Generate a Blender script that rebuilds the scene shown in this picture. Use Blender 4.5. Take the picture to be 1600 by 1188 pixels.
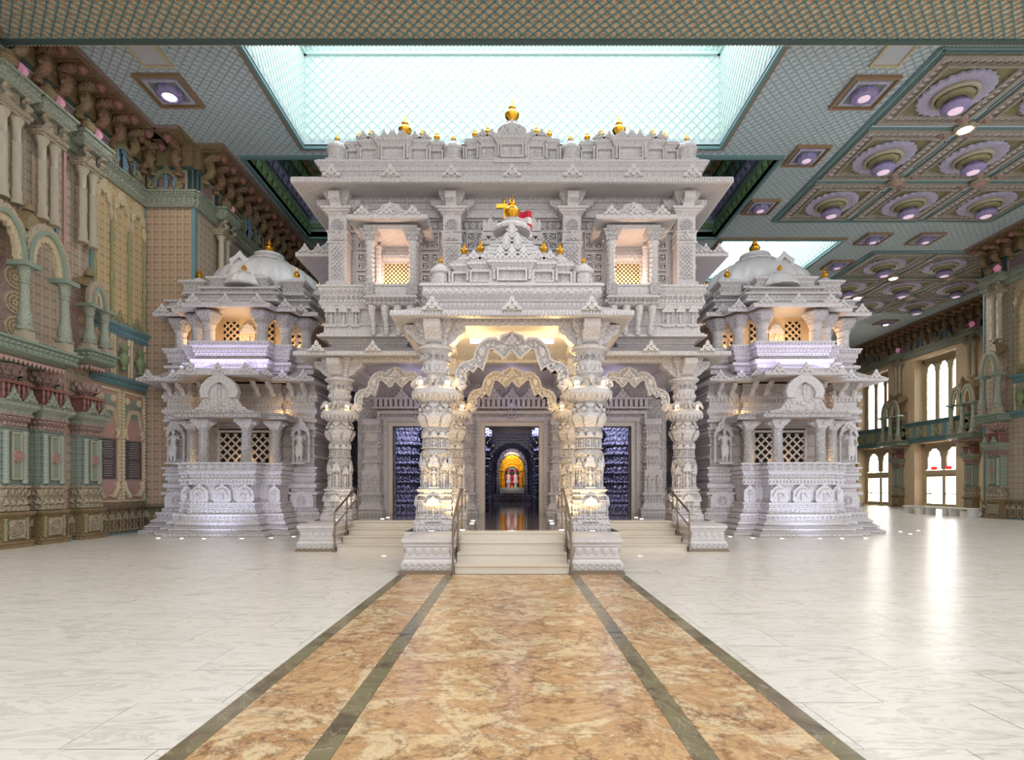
import bpy, bmesh, math, random
from mathutils import Vector, Matrix
R = math.radians; PI = math.pi; cos = math.cos; sin = math.sin
random.seed(11)
sc = bpy.context.scene
for o in list(bpy.data.objects): bpy.data.objects.remove(o)
col = sc.collection

# ------------------------------------------------------------------ camera
FP, EYE, VPX, HOR = 870.0, 1.56, 800.0, 762.0      # focal length in px, eye height, vanishing point
cam = bpy.data.cameras.new('camera'); camo = bpy.data.objects.new('camera', cam); col.objects.link(camo)
camo.location = (0, 0, EYE); camo.rotation_euler = (R(90), 0, 0)
cam.sensor_width = 36; cam.lens = 36*FP/1600; cam.shift_y = (HOR-594)/1600; cam.clip_end = 300
sc.camera = camo
def X(px, Y): return (px-VPX)/FP*Y
def Z(py, Y): return EYE+(HOR-py)/FP*Y

# ------------------------------------------------------------------ world, large lights, exposure
w = bpy.data.worlds.new('world'); sc.world = w; w.use_nodes = True
bg = w.node_tree.nodes['Background']; bg.inputs[0].default_value = (0.965, 0.985, 1.0, 1); bg.inputs[1].default_value = .95
vs = sc.view_settings
vs.view_transform = 'Standard'; vs.look = 'None'; vs.exposure = 0.9; vs.gamma = 1; vs.use_curve_mapping = False
cy = sc.cycles
cy.max_bounces = 6; cy.diffuse_bounces = 4; cy.glossy_bounces = 3; cy.transmission_bounces = 4; cy.transparent_max_bounces = 6
cy.use_adaptive_sampling = True; cy.adaptive_threshold = .03; cy.use_denoising = True; cy.caustics_reflective = False; cy.caustics_refractive = False; cy.sample_clamp_indirect = 4
def area(name, loc, size, power, colr, rot=(0,0,0), spread=180):
    l = bpy.data.lights.new(name, 'AREA'); l.shape = 'RECTANGLE'; l.size, l.size_y = size
    l.energy = power; l.color = colr; l.spread = R(spread)
    o = bpy.data.objects.new(name, l); col.objects.link(o); o.location = loc; o.rotation_euler = rot
    return o
def point(name, loc, power, colr, rad=.08):
    l = bpy.data.lights.new(name, 'POINT'); l.energy = power; l.color = colr; l.shadow_soft_size = rad
    o = bpy.data.objects.new(name, l); col.objects.link(o); o.location = loc; return o
def spot(name, loc, target, power, colr, ang=70, rad=.06, blend=.8):
    l = bpy.data.lights.new(name, 'SPOT'); l.energy = power; l.color = colr; l.shadow_soft_size = rad
    l.spot_size = R(ang); l.spot_blend = blend
    o = bpy.data.objects.new(name, l); col.objects.link(o); o.location = loc
    d = Vector(target)-Vector(loc); o.rotation_euler = d.to_track_quat('-Z', 'Y').to_euler(); return o
CEIL = 13.9
area('skylight_daylight', (0, 17.2, 17.7), (14.4, 5.6), 470, (.90, .96, 1))
area('far_skylight_daylight', (13.4, 30.3, 17.2), (5.4, 4.8), 260, (.93, .98, 1))
WARM = (1, .69, .27); AMBER = (1, .6, .22); VIOLET = (.62, .58, 1); COOL = (.80, .84, 1)

# ------------------------------------------------------------------ materials
def lin(h):
    h = h.lstrip('#'); c = [int(h[i:i+2], 16)/255 for i in (0, 2, 4)]
    return tuple((x/12.92 if x <= .04045 else ((x+.055)/1.055)**2.4) for x in c)+(1,)
class NT:
    def __init__(s, name):
        s.m = bpy.data.materials.new(name); s.m.use_nodes = True; s.t = s.m.node_tree; s.n = s.t.nodes
        s.b = s.n['Principled BSDF']
    def node(s, typ, **kw):
        n = s.n.new(typ)
        for k, v in kw.items():
            if k.startswith('_'): setattr(n, k[1:], v)
            else:
                key = k.replace('__', ' ')
                n.inputs[key].default_value = v
        return n
    def link(s, a, b): s.t.links.new(a, b)
    def coord(s, scale=(1,1,1), kind='Object'):
        t = s.n.new('ShaderNodeTexCoord'); mp = s.n.new('ShaderNodeMapping'); mp.inputs['Scale'].default_value = scale
        s.link(t.outputs[kind], mp.inputs[0]); return mp
    def ramp(s, fac, stops):
        r = s.n.new('ShaderNodeValToRGB'); e = r.color_ramp.elements
        while len(e) < len(stops): e.new(.5)
        for el, (p, c) in zip(e, stops): el.position = p; el.color = lin(c) if isinstance(c, str) else c
        s.link(fac, r.inputs[0]); return r
    def math(s, op, a, b=None):
        n = s.n.new('ShaderNodeMath'); n.operation = op
        for i, v in enumerate((a, b)):
            if v is None: continue
            if isinstance(v, (int, float)): n.inputs[i].default_value = v
            else: s.link(v, n.inputs[i])
        return n.outputs[0]
    def mix(s, fac, a, b, blend='MIX'):
        n = s.n.new('ShaderNodeMix'); n.data_type = 'RGBA'; n.blend_type = blend
        for sock, v in ((n.inputs['Factor'], fac), (n.inputs['A'], a), (n.inputs['B'], b)):
            if isinstance(v, str): sock.default_value = lin(v)
            elif isinstance(v, (int, float, tuple)): sock.default_value = v
            else: s.link(v, sock)
        return n.outputs['Result']
    def bump(s, h, strength=.6, dist=.02):
        n = s.n.new('ShaderNodeBump'); n.inputs['Strength'].default_value = strength; n.inputs['Distance'].default_value = dist
        s.link(h, n.inputs['Height']); s.link(n.outputs[0], s.b.inputs['Normal'])
    def base(s, c):
        if isinstance(c, str): s.b.inputs['Base Color'].default_value = lin(c)
        elif isinstance(c, tuple): s.b.inputs['Base Color'].default_value = c
        else: s.link(c, s.b.inputs['Base Color'])
MATS = {}
def plain(name, c, rough=.5, metal=0, emis=0, carve=0, var=.12, dist=.02, ec=None, spec=.5, orn=0):
    t = NT(name); mp = t.coord()
    nz = t.node('ShaderNodeTexNoise', Scale=3.5, Detail=5.0); t.link(mp.outputs[0], nz.inputs['Vector'])
    cc = lin(c); dk = tuple(x*(1-var*1.6) for x in cc[:3])+(1,)
    t.base(t.mix(t.math('MULTIPLY', nz.outputs[0], .9), cc, dk))
    t.b.inputs['Roughness'].default_value = rough; t.b.inputs['Metallic'].default_value = metal
    t.b.inputs['Specular IOR Level'].default_value = spec
    if emis:
        t.b.inputs['Emission Color'].default_value = lin(ec or c); t.b.inputs['Emission Strength'].default_value = emis
    if orn:
        # regular carved ornament: rows of lozenges and rings, orn repeats per metre
        sp = t.n.new('ShaderNodeSeparateXYZ'); t.link(mp.outputs[0], sp.inputs[0])
        u = t.math('MULTIPLY', t.math('ADD', sp.outputs[0], sp.outputs[1]), PI*orn); v = t.math('MULTIPLY', sp.outputs[2], PI*orn)
        a = t.math('MULTIPLY', t.math('SINE', u), t.math('SINE', v))
        b = t.math('MULTIPLY', t.math('SINE', t.math('MULTIPLY', u, 3.0)), t.math('SINE', t.math('MULTIPLY', v, 3.0)))
        vo = t.node('ShaderNodeTexVoronoi', Scale=orn*2.2); t.link(mp.outputs[0], vo.inputs['Vector'])
        h = t.math('ADD', t.math('ADD', t.math('ABSOLUTE', a), t.math('MULTIPLY', b, .35)), t.math('MULTIPLY', vo.outputs['Distance'], -.5))
        t.bump(h, 1.0, dist)
    elif carve:
        v = t.node('ShaderNodeTexVoronoi', Scale=carve); t.link(mp.outputs[0], v.inputs['Vector'])
        v2 = t.node('ShaderNodeTexVoronoi', Scale=carve*2.3); t.link(mp.outputs[0], v2.inputs['Vector'])
        h = t.math('ADD', t.math('MULTIPLY', v.outputs['Distance'], -1.0), t.math('MULTIPLY', v2.outputs['Distance'], -.45))
        t.bump(h, .9, dist)
    else:
        t.bump(nz.outputs[0], .05, .01)
    MATS[name] = t.m; return t.m
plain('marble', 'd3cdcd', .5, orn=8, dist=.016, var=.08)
plain('marble_carved', 'cec8c8', .5, orn=5, dist=.05, var=.10)
plain('marble_fine', 'cec8c8', .5, orn=9, dist=.04, var=.10)
plain('marble_step', 'd6cdbf', .25, var=.05)
plain('marble_smooth', 'd4cfcf', .4, var=.12)
plain('marble_dark', 'a8a0a8', .5, carve=9, dist=.03)
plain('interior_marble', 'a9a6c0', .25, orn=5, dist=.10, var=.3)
plain('gold', 'f2b53c', .22, 1, var=.05)
plain('gold_carved', 'f0b02c', .3, 1, carve=16, dist=.03)
plain('bronze', '8f7f70', .35, .9)
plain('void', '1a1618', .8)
plain('door_white', 'f2f0ec', .5)
plain('teal', '6f9294', .5); plain('teal_dark', '465c58', .5); plain('green', '8a9888', .5); plain('sage', '9ea493', .5, carve=16, dist=.03)
plain('ceiling_line', 'a0b3b8', .6); plain('vault_green', '66845a', .6, carve=12); plain('vault_purple', '7c7c9c', .6, carve=12)
plain('olive', '95906a', .5, carve=14); plain('cream', 'd2c3a0', .5); plain('cream_carved', 'cdbb9a', .55, carve=12, dist=.03)
plain('stone_tan', 'b5a78f', .55, carve=14, dist=.045); plain('stone_plain', 'b8ad97', .5); plain('brown', '8f7a58', .5, carve=14, dist=.03)
plain('pink', 'c09a90', .5); plain('rose', 'a98c84', .5, carve=16, dist=.03); plain('mauve', '96808a', .6); plain('red_paint', '93665c', .5)
plain('purple', 'a296c6', .4, carve=18, dist=.02); plain('lilac', 'cdc6e2', .45, carve=22, dist=.03)
plain('blue_paint', '7a97ac', .5, carve=16); plain('leaf_green', '86976c', .5, carve=14); plain('orange_paint', 'a08064', .5); plain('corbel_tan', '96765a', .55, carve=12, dist=.05)
plain('slate', '5a5252', .6); plain('letters', 'b9ada6', .6)
plain('grille_white', 'c4cccd', .5); plain('vent_dark', '2c3338', .6)
plain('peach', 'e6cba4', .6)
plain('cloth_red', 'd0203a', .7, carve=0); plain('cloth_white', 'eee8e4', .7); plain('cloth_pink', 'd8406a', .6); plain('cloth_silver', 'd8c8c8', .4)
plain('skin', 'd9a878', .5); plain('black', '101010', .6)
plain('lamp_glow', 'fff4e4', .5, emis=9, ec='fff0dc'); plain('lamp_glow_pink', 'c8a0aa', .5, emis=.12, ec='ff9cc8', carve=18, dist=.03)
plain('lens_pale', 'e2cede', .4, emis=.25, ec='ffd8ee')
plain('lens_glow', 'ffffff', .5, emis=3); plain('violet_glow', 'c8c0ff', .5, emis=.9, ec='b4a8ff'); plain('exit_glow', 'e83028', .5, emis=.6)
plain('hatch_white', 'c9cdd4', .5)
plain('well_white', 'e6f2ee', .6, var=.03)
plain('well_line', 'cde6e2', .6)

def print_mat(name, c1, c2, c3, sx, sz, rough=.6, axes='XZ', rot=0.0, th=.25, d=.012):
    """small repeated two-colour print with a fine relief; sx, sz = repeats per metre"""
    t = NT(name); tc = t.n.new('ShaderNodeTexCoord'); sp = t.n.new('ShaderNodeSeparateXYZ'); t.link(tc.outputs['Object'], sp.inputs[0])
    a, b = sp.outputs[axes[0]], sp.outputs[axes[1]]
    if rot:
        a2 = t.math('ADD', t.math('MULTIPLY', a, .7071), t.math('MULTIPLY', b, .7071)); b = t.math('SUBTRACT', t.math('MULTIPLY', b, .7071), t.math('MULTIPLY', a, .7071)); a = a2
    u = t.math('SINE', t.math('MULTIPLY', a, sx*2*PI)); v = t.math('SINE', t.math('MULTIPLY', b, sz*2*PI))
    p = t.math('MULTIPLY', u, v)
    u2 = t.math('SINE', t.math('MULTIPLY', a, sx*4*PI)); v2 = t.math('SINE', t.math('MULTIPLY', b, sz*4*PI))
    q = t.math('MULTIPLY', u2, v2)
    m1 = t.mix(t.math('GREATER_THAN', p, th), c1, c2)
    m2 = t.mix(t.math('GREATER_THAN', q, .55), m1, c3)
    t.base(m2); t.b.inputs['Roughness'].default_value = rough
    t.bump(t.math('ADD', p, t.math('MULTIPLY', q, .5)), .5, d)
    MATS[name] = t.m; return t.m
print_mat('wallpaper_side', 'b09c8a', '928e7c', 'c0ae96', 2.6, 2.6, axes='YZ', rot=1)
print_mat('wallpaper_front', 'ae937c', '95836c', 'bda78c', 2.6, 2.6, axes='XZ', rot=1)
print_mat('wallpaper_gold', 'b9a27a', 'a2926e', 'c9b48a', 2.6, 2.6, axes='YZ', rot=1)
print_mat('dado_print', '7d6a50', '5c5a48', '9a8666', 2.2, 2.2, axes='YZ', rot=0)
print_mat('ceiling_print', 'c8d6dc', 'b2c4cc', 'cfc8ca', 4.5, 4.5, axes='XY', rot=1)
print_mat('soffit_print', 'd0b48e', 'b88e6c', 'd8c09a', 3.7, 3.7, axes='XY', rot=1)
print_mat('vault_print', '8a9a9c', '74888c', '9a9aa0', 3.0, 3.0, axes='YZ', rot=1)
print_mat('sage_print', '8f9a8e', '7d8a82', 'a3a79a', 4.0, 4.0, axes='YZ', rot=1)

def stone_floor(name, kind):
    t = NT(name); g = t.n.new('ShaderNodeNewGeometry'); oi = t.n.new('ShaderNodeObjectInfo')
    rnd = t.math('ADD', g.outputs['Random Per Island'], oi.outputs['Random'])
    pos = t.n.new('ShaderNodeVectorMath'); pos.operation = 'ADD'
    cx = t.n.new('ShaderNodeCombineXYZ'); t.link(t.math('MULTIPLY', rnd, 37.0), cx.inputs[2]); t.link(t.math('MULTIPLY', rnd, 11.0), cx.inputs[0])
    t.link(g.outputs['Position'], pos.inputs[0]); t.link(cx.outputs[0], pos.inputs[1])
    mp = t.n.new('ShaderNodeMapping'); t.link(pos.outputs[0], mp.inputs[0])
    if kind == 'white':
        mp.inputs['Scale'].default_value = (.55, 2.0, 1); mp.inputs['Rotation'].default_value = (0, 0, .25)
        n1 = t.node('ShaderNodeTexNoise', Scale=1.7, Detail=9.0, Roughness=.66, Distortion=2.2); t.link(mp.outputs[0], n1.inputs['Vector'])
        n2 = t.node('ShaderNodeTexNoise', Scale=.5, Detail=3.0); t.link(mp.outputs[0], n2.inputs['Vector'])
        c1 = t.ramp(n1.outputs[0], [(.27, '9c9a8c'), (.36, 'c6c1b4'), (.44, 'ded8cd'), (.52, 'e8e1d7'), (.58, 'c9c5b8'), (.66, 'e6dfd5'), (.8, 'cdc6ba')])
        c2 = t.ramp(n2.outputs[0], [(.35, 'd9d6ce'), (.65, 'f2ede6')])
        t.base(t.mix(t.math('ADD', t.math('MULTIPLY', t.math('FRACT', t.math('MULTIPLY', rnd, 7.3)), .25), .75), t.mix(1.0, c1.outputs[0], c2.outputs[0], 'MULTIPLY'), c1.outputs[0]) if 0 else t.mix(t.math('MULTIPLY', t.math('FRACT', t.math('MULTIPLY', rnd, 7.3)), .35), c1.outputs[0], c2.outputs[0]))
        t.b.inputs['Roughness'].default_value = .27
    elif kind == 'gold':
        mp.inputs['Scale'].default_value = (1, 1, 1)
        n1 = t.node('ShaderNodeTexNoise', Scale=1.2, Detail=12.0, Roughness=.74, Distortion=1.2); t.link(mp.outputs[0], n1.inputs['Vector'])
        wv = t.n.new('ShaderNodeVectorMath'); wv.operation = 'ADD'
        n3 = t.node('ShaderNodeTexNoise', Scale=3.0, Detail=5.0, Roughness=.6); t.link(mp.outputs[0], n3.inputs['Vector'])
        sc_ = t.n.new('ShaderNodeVectorMath'); sc_.operation = 'SCALE'; sc_.inputs['Scale'].default_value = .9; t.link(n3.outputs['Color'], sc_.inputs[0])
        t.link(mp.outputs[0], wv.inputs[0]); t.link(sc_.outputs[0], wv.inputs[1])
        vo = t.node('ShaderNodeTexVoronoi', Scale=1.3, _feature='DISTANCE_TO_EDGE'); t.link(wv.outputs[0], vo.inputs['Vector'])
        nm = t.node('ShaderNodeTexNoise', Scale=.9, Detail=2.0); t.link(mp.outputs[0], nm.inputs['Vector'])
        c1 = t.ramp(n1.outputs[0], [(.24, '7c5e46'), (.34, 'ac8258'), (.42, 'd2b083'), (.48, 'b98f62'), (.55, 'ddc8a2'), (.64, 'c29c6c'), (.76, 'dcc69e')])
        vein = t.ramp(vo.outputs['Distance'], [(0, (1,1,1,1)), (.012, (.5,.5,.5,1)), (.05, (0,0,0,1))])
        fac = t.math('MULTIPLY', vein.outputs[0], t.math('MULTIPLY', nm.outputs[0], 1.25))
        vo2 = t.node('ShaderNodeTexVoronoi', Scale=3.6, _feature='DISTANCE_TO_EDGE'); t.link(wv.outputs[0], vo2.inputs['Vector'])
        nm2 = t.node('ShaderNodeTexNoise', Scale=1.7, Detail=4.0, Roughness=.7); t.link(mp.outputs[0], nm2.inputs['Vector'])
        v2 = t.ramp(vo2.outputs['Distance'], [(0, (1,1,1,1)), (.02, (.3,.3,.3,1)), (.045, (0,0,0,1))]); m2 = t.ramp(nm2.outputs[0], [(.48, (0,0,0,1)), (.62, (1,1,1,1))])
        fac2 = t.math('MULTIPLY', v2.outputs[0], t.math('MULTIPLY', m2.outputs[0], .85))
        t.base(t.mix(fac2, t.mix(fac, c1.outputs[0], '6a452c'), '5c3c28')) if 0 else None
        n5 = t.node('ShaderNodeTexNoise', Scale=9.0, Detail=8.0, Roughness=.7); t.link(mp.outputs[0], n5.inputs['Vector'])
        sp5 = t.ramp(n5.outputs[0], [(.36, 'b9a690'), (.5, 'ffffff'), (.64, 'fff4e0')])
        t.base(t.mix(.8, t.mix(fac2, t.mix(fac, c1.outputs[0], '6a452c'), '5c3c28'), sp5.outputs[0], 'MULTIPLY'))
        t.b.inputs['Roughness'].default_value = .24
    else:
        n1 = t.node('ShaderNodeTexNoise', Scale=2.2, Detail=7.0, Distortion=1.2); t.link(mp.outputs[0], n1.inputs['Vector'])
        vo = t.node('ShaderNodeTexVoronoi', Scale=3.2, _feature='DISTANCE_TO_EDGE'); t.link(n1.outputs['Color'], vo.inputs['Vector'])
        c1 = t.ramp(n1.outputs[0], [(.3, '574d3a'), (.45, '75694f'), (.55, '80795a'), (.7, '6f6448')])
        vein = t.ramp(vo.outputs['Distance'], [(0, (.8,.8,.8,1)), (.012, (0,0,0,1))])
        t.base(t.mix(vein.outputs[0], c1.outputs[0], 'b9a994')); t.b.inputs['Roughness'].default_value = .16
    MATS[name] = t.m
stone_floor('floor_white', 'white'); stone_floor('floor_gold', 'gold'); stone_floor('floor_band', 'band')
plain('grout', 'cfc9be', .7)
t = NT('podium_floor'); t.base('6e645e'); t.b.inputs['Roughness'].default_value = .06; t.b.inputs['Specular IOR Level'].default_value = .9; MATS['podium_floor'] = t.m
t = NT('glass'); t.b.inputs['Base Color'].default_value = (1,1,1,1); t.b.inputs['Roughness'].default_value = .05
t.b.inputs['Transmission Weight'].default_value = 1; t.b.inputs['IOR'].default_value = 1.02; MATS['glass'] = t.m

# ------------------------------------------------------------------ mesh builder
class MB:
    def __init__(s, T=None): s.v = []; s.f = []; s.T = T
    def add(s, vs_, fs, T=None):
        o = len(s.v)
        M_ = s.T @ T if (s.T is not None and T is not None) else (s.T if T is None else T)
        if M_ is not None:
            flip = M_.to_3x3().determinant() < 0
            s.v += [tuple(M_ @ Vector(p)) for p in vs_]
            s.f += [tuple(o+i for i in (reversed(f) if flip else f)) for f in fs]
        else:
            s.v += [tuple(p) for p in vs_]; s.f += [tuple(o+i for i in f) for f in fs]
        return s
    def box(s, x0, x1, y0, y1, z0, z1, T=None):
        if x0 > x1: x0, x1 = x1, x0
        if y0 > y1: y0, y1 = y1, y0
        return s.add([(x0,y0,z0),(x1,y0,z0),(x1,y1,z0),(x0,y1,z0),(x0,y0,z1),(x1,y0,z1),(x1,y1,z1),(x0,y1,z1)],
                     [(0,3,2,1),(4,5,6,7),(0,1,5,4),(1,2,6,5),(2,3,7,6),(3,0,4,7)], T)
    def rings(s, rs, T=None, cap=True, closed=True):
        n = len(rs[0]); vs_ = [p for r in rs for p in r]; fs = []
        for k in range(len(rs)-1):
            for i in range(n if closed else n-1):
                j = (i+1) % n; fs.append((k*n+i, k*n+j, (k+1)*n+j, (k+1)*n+i))
        if cap: fs.append(tuple(reversed(range(n)))); fs.append(tuple((len(rs)-1)*n+i for i in range(n)))
        return s.add(vs_, fs, T)
    def lathe(s, prof, n=20, c=(0,0,0), lobes=0, amp=0, T=None, sx=1, sy=1, ph=0):
        rs = []
        for r, z in prof:
            rs.append([(c[0]+sx*r*(1+amp*cos(lobes*a))*cos(a+ph), c[1]+sy*r*(1+amp*cos(lobes*a))*sin(a+ph), c[2]+z) for a in [2*PI*i/n for i in range(n)]])
        return s.rings(rs, T)
    def tube(s, path, r, n=6, T=None):
        P = [Vector(p) for p in path]; rr = r if isinstance(r, (list, tuple)) else [r]*len(P); rs = []
        up = Vector((0,0,1)); prev = None
        for i, p in enumerate(P):
            d = (P[min(i+1, len(P)-1)]-P[max(i-1, 0)]).normalized()
            if prev is None:
                a = d.cross(up) if abs(d.z) < .9 else d.cross(Vector((0,1,0)))
            else: a = prev-d*prev.dot(d)
            a.normalize(); b = d.cross(a); prev = a
            rs.append([tuple(p+a*(rr[i]*cos(t_))+b*(rr[i]*sin(t_))) for t_ in [2*PI*k/n for k in range(n)]])
        return s.rings(rs, T)
    def ball(s, c, r, n=8, m=6, sc_=(1,1,1), T=None):
        prof = [(max(r*sin(PI*k/m), 1e-4), -r*cos(PI*k/m)) for k in range(m+1)]
        rs = [[(c[0]+sc_[0]*q*cos(2*PI*i/n), c[1]+sc_[1]*q*sin(2*PI*i/n), c[2]+sc_[2]*z) for i in range(n)] for q, z in prof]
        return s.rings(rs, T)
    def extr(s, pts, y0, y1, T=None):
        """outline in the x-z plane (counter-clockwise seen from -y), extruded from y0 (front) to y1"""
        n = len(pts); vs_ = [(x, y0, z) for x, z in pts]+[(x, y1, z) for x, z in pts]
        fs = [tuple(range(n)), tuple(reversed(range(n, 2*n)))]
        for i in range(n): j = (i+1) % n; fs.append((i, n+i, n+j, j))
        return s.add(vs_, fs, T)
    def strip(s, outer, inner, y0, y1, T=None):
        """band between two polylines of equal count in the x-z plane"""
        n = len(outer); vs_ = [(x,y0,z) for x,z in outer]+[(x,y0,z) for x,z in inner]+[(x,y1,z) for x,z in outer]+[(x,y1,z) for x,z in inner]
        fs = []
        for i in range(n-1):
            a, b, c, d = i, i+1, n+i+1, n+i
            fs += [(a,d,c,b), (2*n+a,2*n+b,2*n+c,2*n+d), (a,b,2*n+b,2*n+a), (d,2*n+d,2*n+c,c)]
        fs += [(0,2*n,3*n,n), (n-1,2*n-1,4*n-1,3*n-1)]
        return s.add(vs_, fs, T)
    def build(s, name, m, parent=None, smooth=True, kind=None, label=None):
        me = bpy.data.meshes.new(name)
        off = wl(parent) if parent else Vector((0,0,0))
        me.from_pydata([(x-off.x, y-off.y, z-off.z) for x, y, z in s.v], [], s.f)
        me.materials.append(MATS[m] if isinstance(m, str) else m)
        if smooth:
            me.polygons.foreach_set('use_smooth', [True]*len(me.polygons)); me.set_sharp_from_angle(angle=R(38))
        me.update()
        o = bpy.data.objects.new(name, me); col.objects.link(o)
        if parent: o.parent = parent
        if kind: o['kind'] = kind
        if label: o['label'] = label
        return o
def wl(o):
    v = Vector((0,0,0))
    while o: v = v+o.location; o = o.parent
    return v
def tag(o, label, cat=None, group=None, kind=None):
    o['label'] = label
    if cat: o['category'] = cat
    if group: o['group'] = group
    if kind: o['kind'] = kind
    return o
def thing(name, label, cat, loc=(0,0,0), group=None, kind='thing'):
    o = bpy.data.objects.new(name, None); o.empty_display_size = .2; col.objects.link(o); o.location = loc
    return tag(o, label, cat, group, kind)
def copy_tree(o, loc=None, parent=None, label=None, rz=None, scale=None):
    c = o.copy(); col.objects.link(c); c.parent = parent
    if loc is not None: c.location = loc
    if rz is not None: c.rotation_euler = (0,0,rz)
    if scale is not None: c.scale = scale
    if label: c['label'] = label
    for ch in list(o.children): copy_tree(ch, parent=c)
    return c
def struct(name, mb, m, parent=None, smooth=False):
    o = mb.build(name, m, parent, smooth)
    if not parent: o['kind'] = 'structure'
    return o
TR = Matrix.Translation
def RZ(a): return Matrix.Rotation(a, 4, 'Z')
def SC(x, y, z): return Matrix.Diagonal((x, y, z, 1))

def offp(poly, d):
    n = len(poly); out = []
    for i in range(n):
        p0, p1, p2 = Vector(poly[i-1]), Vector(poly[i]), Vector(poly[(i+1) % n])
        a = (p1-p0).normalized(); b = (p2-p1).normalized()
        na = Vector((a.y, -a.x)); nb = Vector((b.y, -b.x)); k = 1+na.dot(nb)
        m_ = (na+nb)/max(k, .25); out.append((p1.x+m_.x*d, p1.y+m_.y*d))
    return out
# ---- ornament units: local u along edge (0..w), out (o), up (0..h)
def u_petal(w, h, d): return ([(w*.04,0,0),(w*.10,d*.3,h*.55),(w*.5,d*.1,h),(w*.90,d*.3,h*.55),(w*.96,0,0),(w*.5,d,h*.35)], [(0,5,1),(1,5,2),(2,5,3),(3,5,4),(4,5,0)])
def u_drop(w, h, d): return ([(w*.04,0,h),(w*.10,d*.3,h*.45),(w*.5,d*.1,0),(w*.90,d*.3,h*.45),(w*.96,0,h),(w*.5,d,h*.65)], [(1,5,0),(2,5,1),(3,5,2),(4,5,3),(0,5,4)])
def u_dent(w, h, d): return ([(w*.2,0,0),(w*.8,0,0),(w*.8,0,h),(w*.2,0,h),(w*.2,d,0),(w*.8,d,0),(w*.8,d,h),(w*.2,d,h)], [(4,7,6,5),(0,4,5,1),(1,5,6,2),(2,6,7,3),(3,7,4,0)])
def u_scroll(w, h, d):
    v = []; f = []; n = 8
    for r, o in ((.5, 0), (.36, d), (.20, 0)):
        for i in range(n): a = 2*PI*i/n; v.append((w*(.5+r*cos(a)*.96), o, h*(.5+r*sin(a))))
    for k in (0, 1):
        for i in range(n): j = (i+1) % n; f.append((k*n+j, k*n+i, (k+1)*n+i, (k+1)*n+j))
    v.append((w*.5, d*.9, h*.5)); c = len(v)-1
    for i in range(n): f.append((2*n+(i+1) % n, 2*n+i, c))
    return v, f
UNITS = dict(petal=u_petal, drop=u_drop, dent=u_dent, scroll=u_scroll)
def row(mb, poly, off, z, h, sp, d, unit, back=False, closed=True):
    P = offp(poly, off) if closed else poly; n = len(P)
    for i in range(n if closed else n-1):
        a = Vector(P[i]); b = Vector(P[(i+1) % n]); L = (b-a).length
        if L < sp*.5: continue
        t_ = (b-a)/L; nn = Vector((t_.y, -t_.x))
        if not back and nn.y > .5: continue
        k = max(1, round(L/sp)); w_ = L/k; v, f = UNITS[unit](w_, h, d)
        for q in range(k):
            p = a+t_*(q*w_)
            mb.add([(p.x+t_.x*x+nn.x*y, p.y+t_.y*x+nn.y*y, z+zz) for x, y, zz in v], f)
def course(mb, poly, z, spec, back=False):
    """stack mouldings on a plan polygon (counter-clockwise); spec items: (kind, height, offset[, extra])"""
    rs = []; rows = []
    def ring(o, zz): rs.append([(x, y, zz) for x, y in offp(poly, o)])
    for it in spec:
        k, h, o = it[0], it[1], it[2]
        if k == 'flat': ring(o, z); ring(o, z+h)
        elif k == 'tor':
            for q in range(6): a = -PI/2+PI*q/5; ring(o+cos(a)*h*.5, z+h*.5+sin(a)*h*.5)
        elif k == 'slope':
            ring(o, z); ring(it[3], z+h)
        elif k == 'cyma':
            for q in range(5): t_ = q/4; ring(o+(it[3]-o)*(t_*t_*(3-2*t_)), z+h*t_)
        elif k == 'bulb':
            for q in range(7): a = PI*q/6; ring(o+sin(a)*it[3], z+h*(1-cos(a))/2)
        else:
            ring(o, z); ring(o, z+h); sp = it[3] if len(it) > 3 else h*.9; d = it[4] if len(it) > 4 else h*.35
            rows.append((k, o, z, h, sp, d))
        z += h
    mb.rings(rs)
    for k, o, zz, h, sp, d in rows: row(mb, poly, o, zz+h*.06, h*.88, sp, d, k, back)
    return z
def rect(x0, x1, y0, y1): return [(x0,y0),(x1,y0),(x1,y1),(x0,y1)]
def cross(hx, hy, s=.22, k=2):
    """stepped square plan (counter-clockwise) with k notches of size s*h at every corner"""
    q = []
    for i in range(k, -1, -1):
        pass
    pts = []
    ax = [hx-hx*s*i for i in range(k+1)]; ay = [hy-hy*s*(k-i) for i in range(k+1)]
    c1 = []
    for i in range(k+1):
        c1.append((ax[i], ay[i]))
        if i < k: c1.append((ax[i+1], ay[i]))
    pts += c1
    pts += [(-x, y) for x, y in reversed(c1)]
    pts += [(-x, -y) for x, y in c1]
    pts += [(x, -y) for x, y in reversed(c1)]
    return pts
def shift(poly, x, y): return [(a+x, b+y) for a, b in poly]
def figure(mb, T, h=1.0, n=6, pose=0):
    """small carved standing figure, facing -y, height h, feet at the origin"""
    S = T @ SC(h, h, h); s_ = -1 if pose % 2 else 1
    mb.lathe([(.07,.0),(.085,.04),(.075,.25),(.105,.45),(.115,.50),(.075,.60),(.115,.74),(.10,.79),(.035,.82)], n, T=S, sy=.75)
    mb.ball((0,-.01,.875), .062, n, 5, (.9,1,1.15), T=S)
    mb.lathe([(.055,.92),(.06,.94),(.03,.98),(.008,1.0)], n, T=S)
    mb.tube([(.11*s_,0,.76),(.19*s_,-.02,.62),(.14*s_,-.1,.52)], [.035,.03,.025], 5, T=S)
    mb.tube([(-.11*s_,0,.76),(-.20*s_,-.02,.66),(-.17*s_,-.06,.84)], [.035,.03,.025], 5, T=S)
    mb.tube([(.05*s_,0,.45),(.09*s_,-.06,.25),(.03*s_,0,.02)], [.07,.055,.04], 5, T=S)
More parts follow.
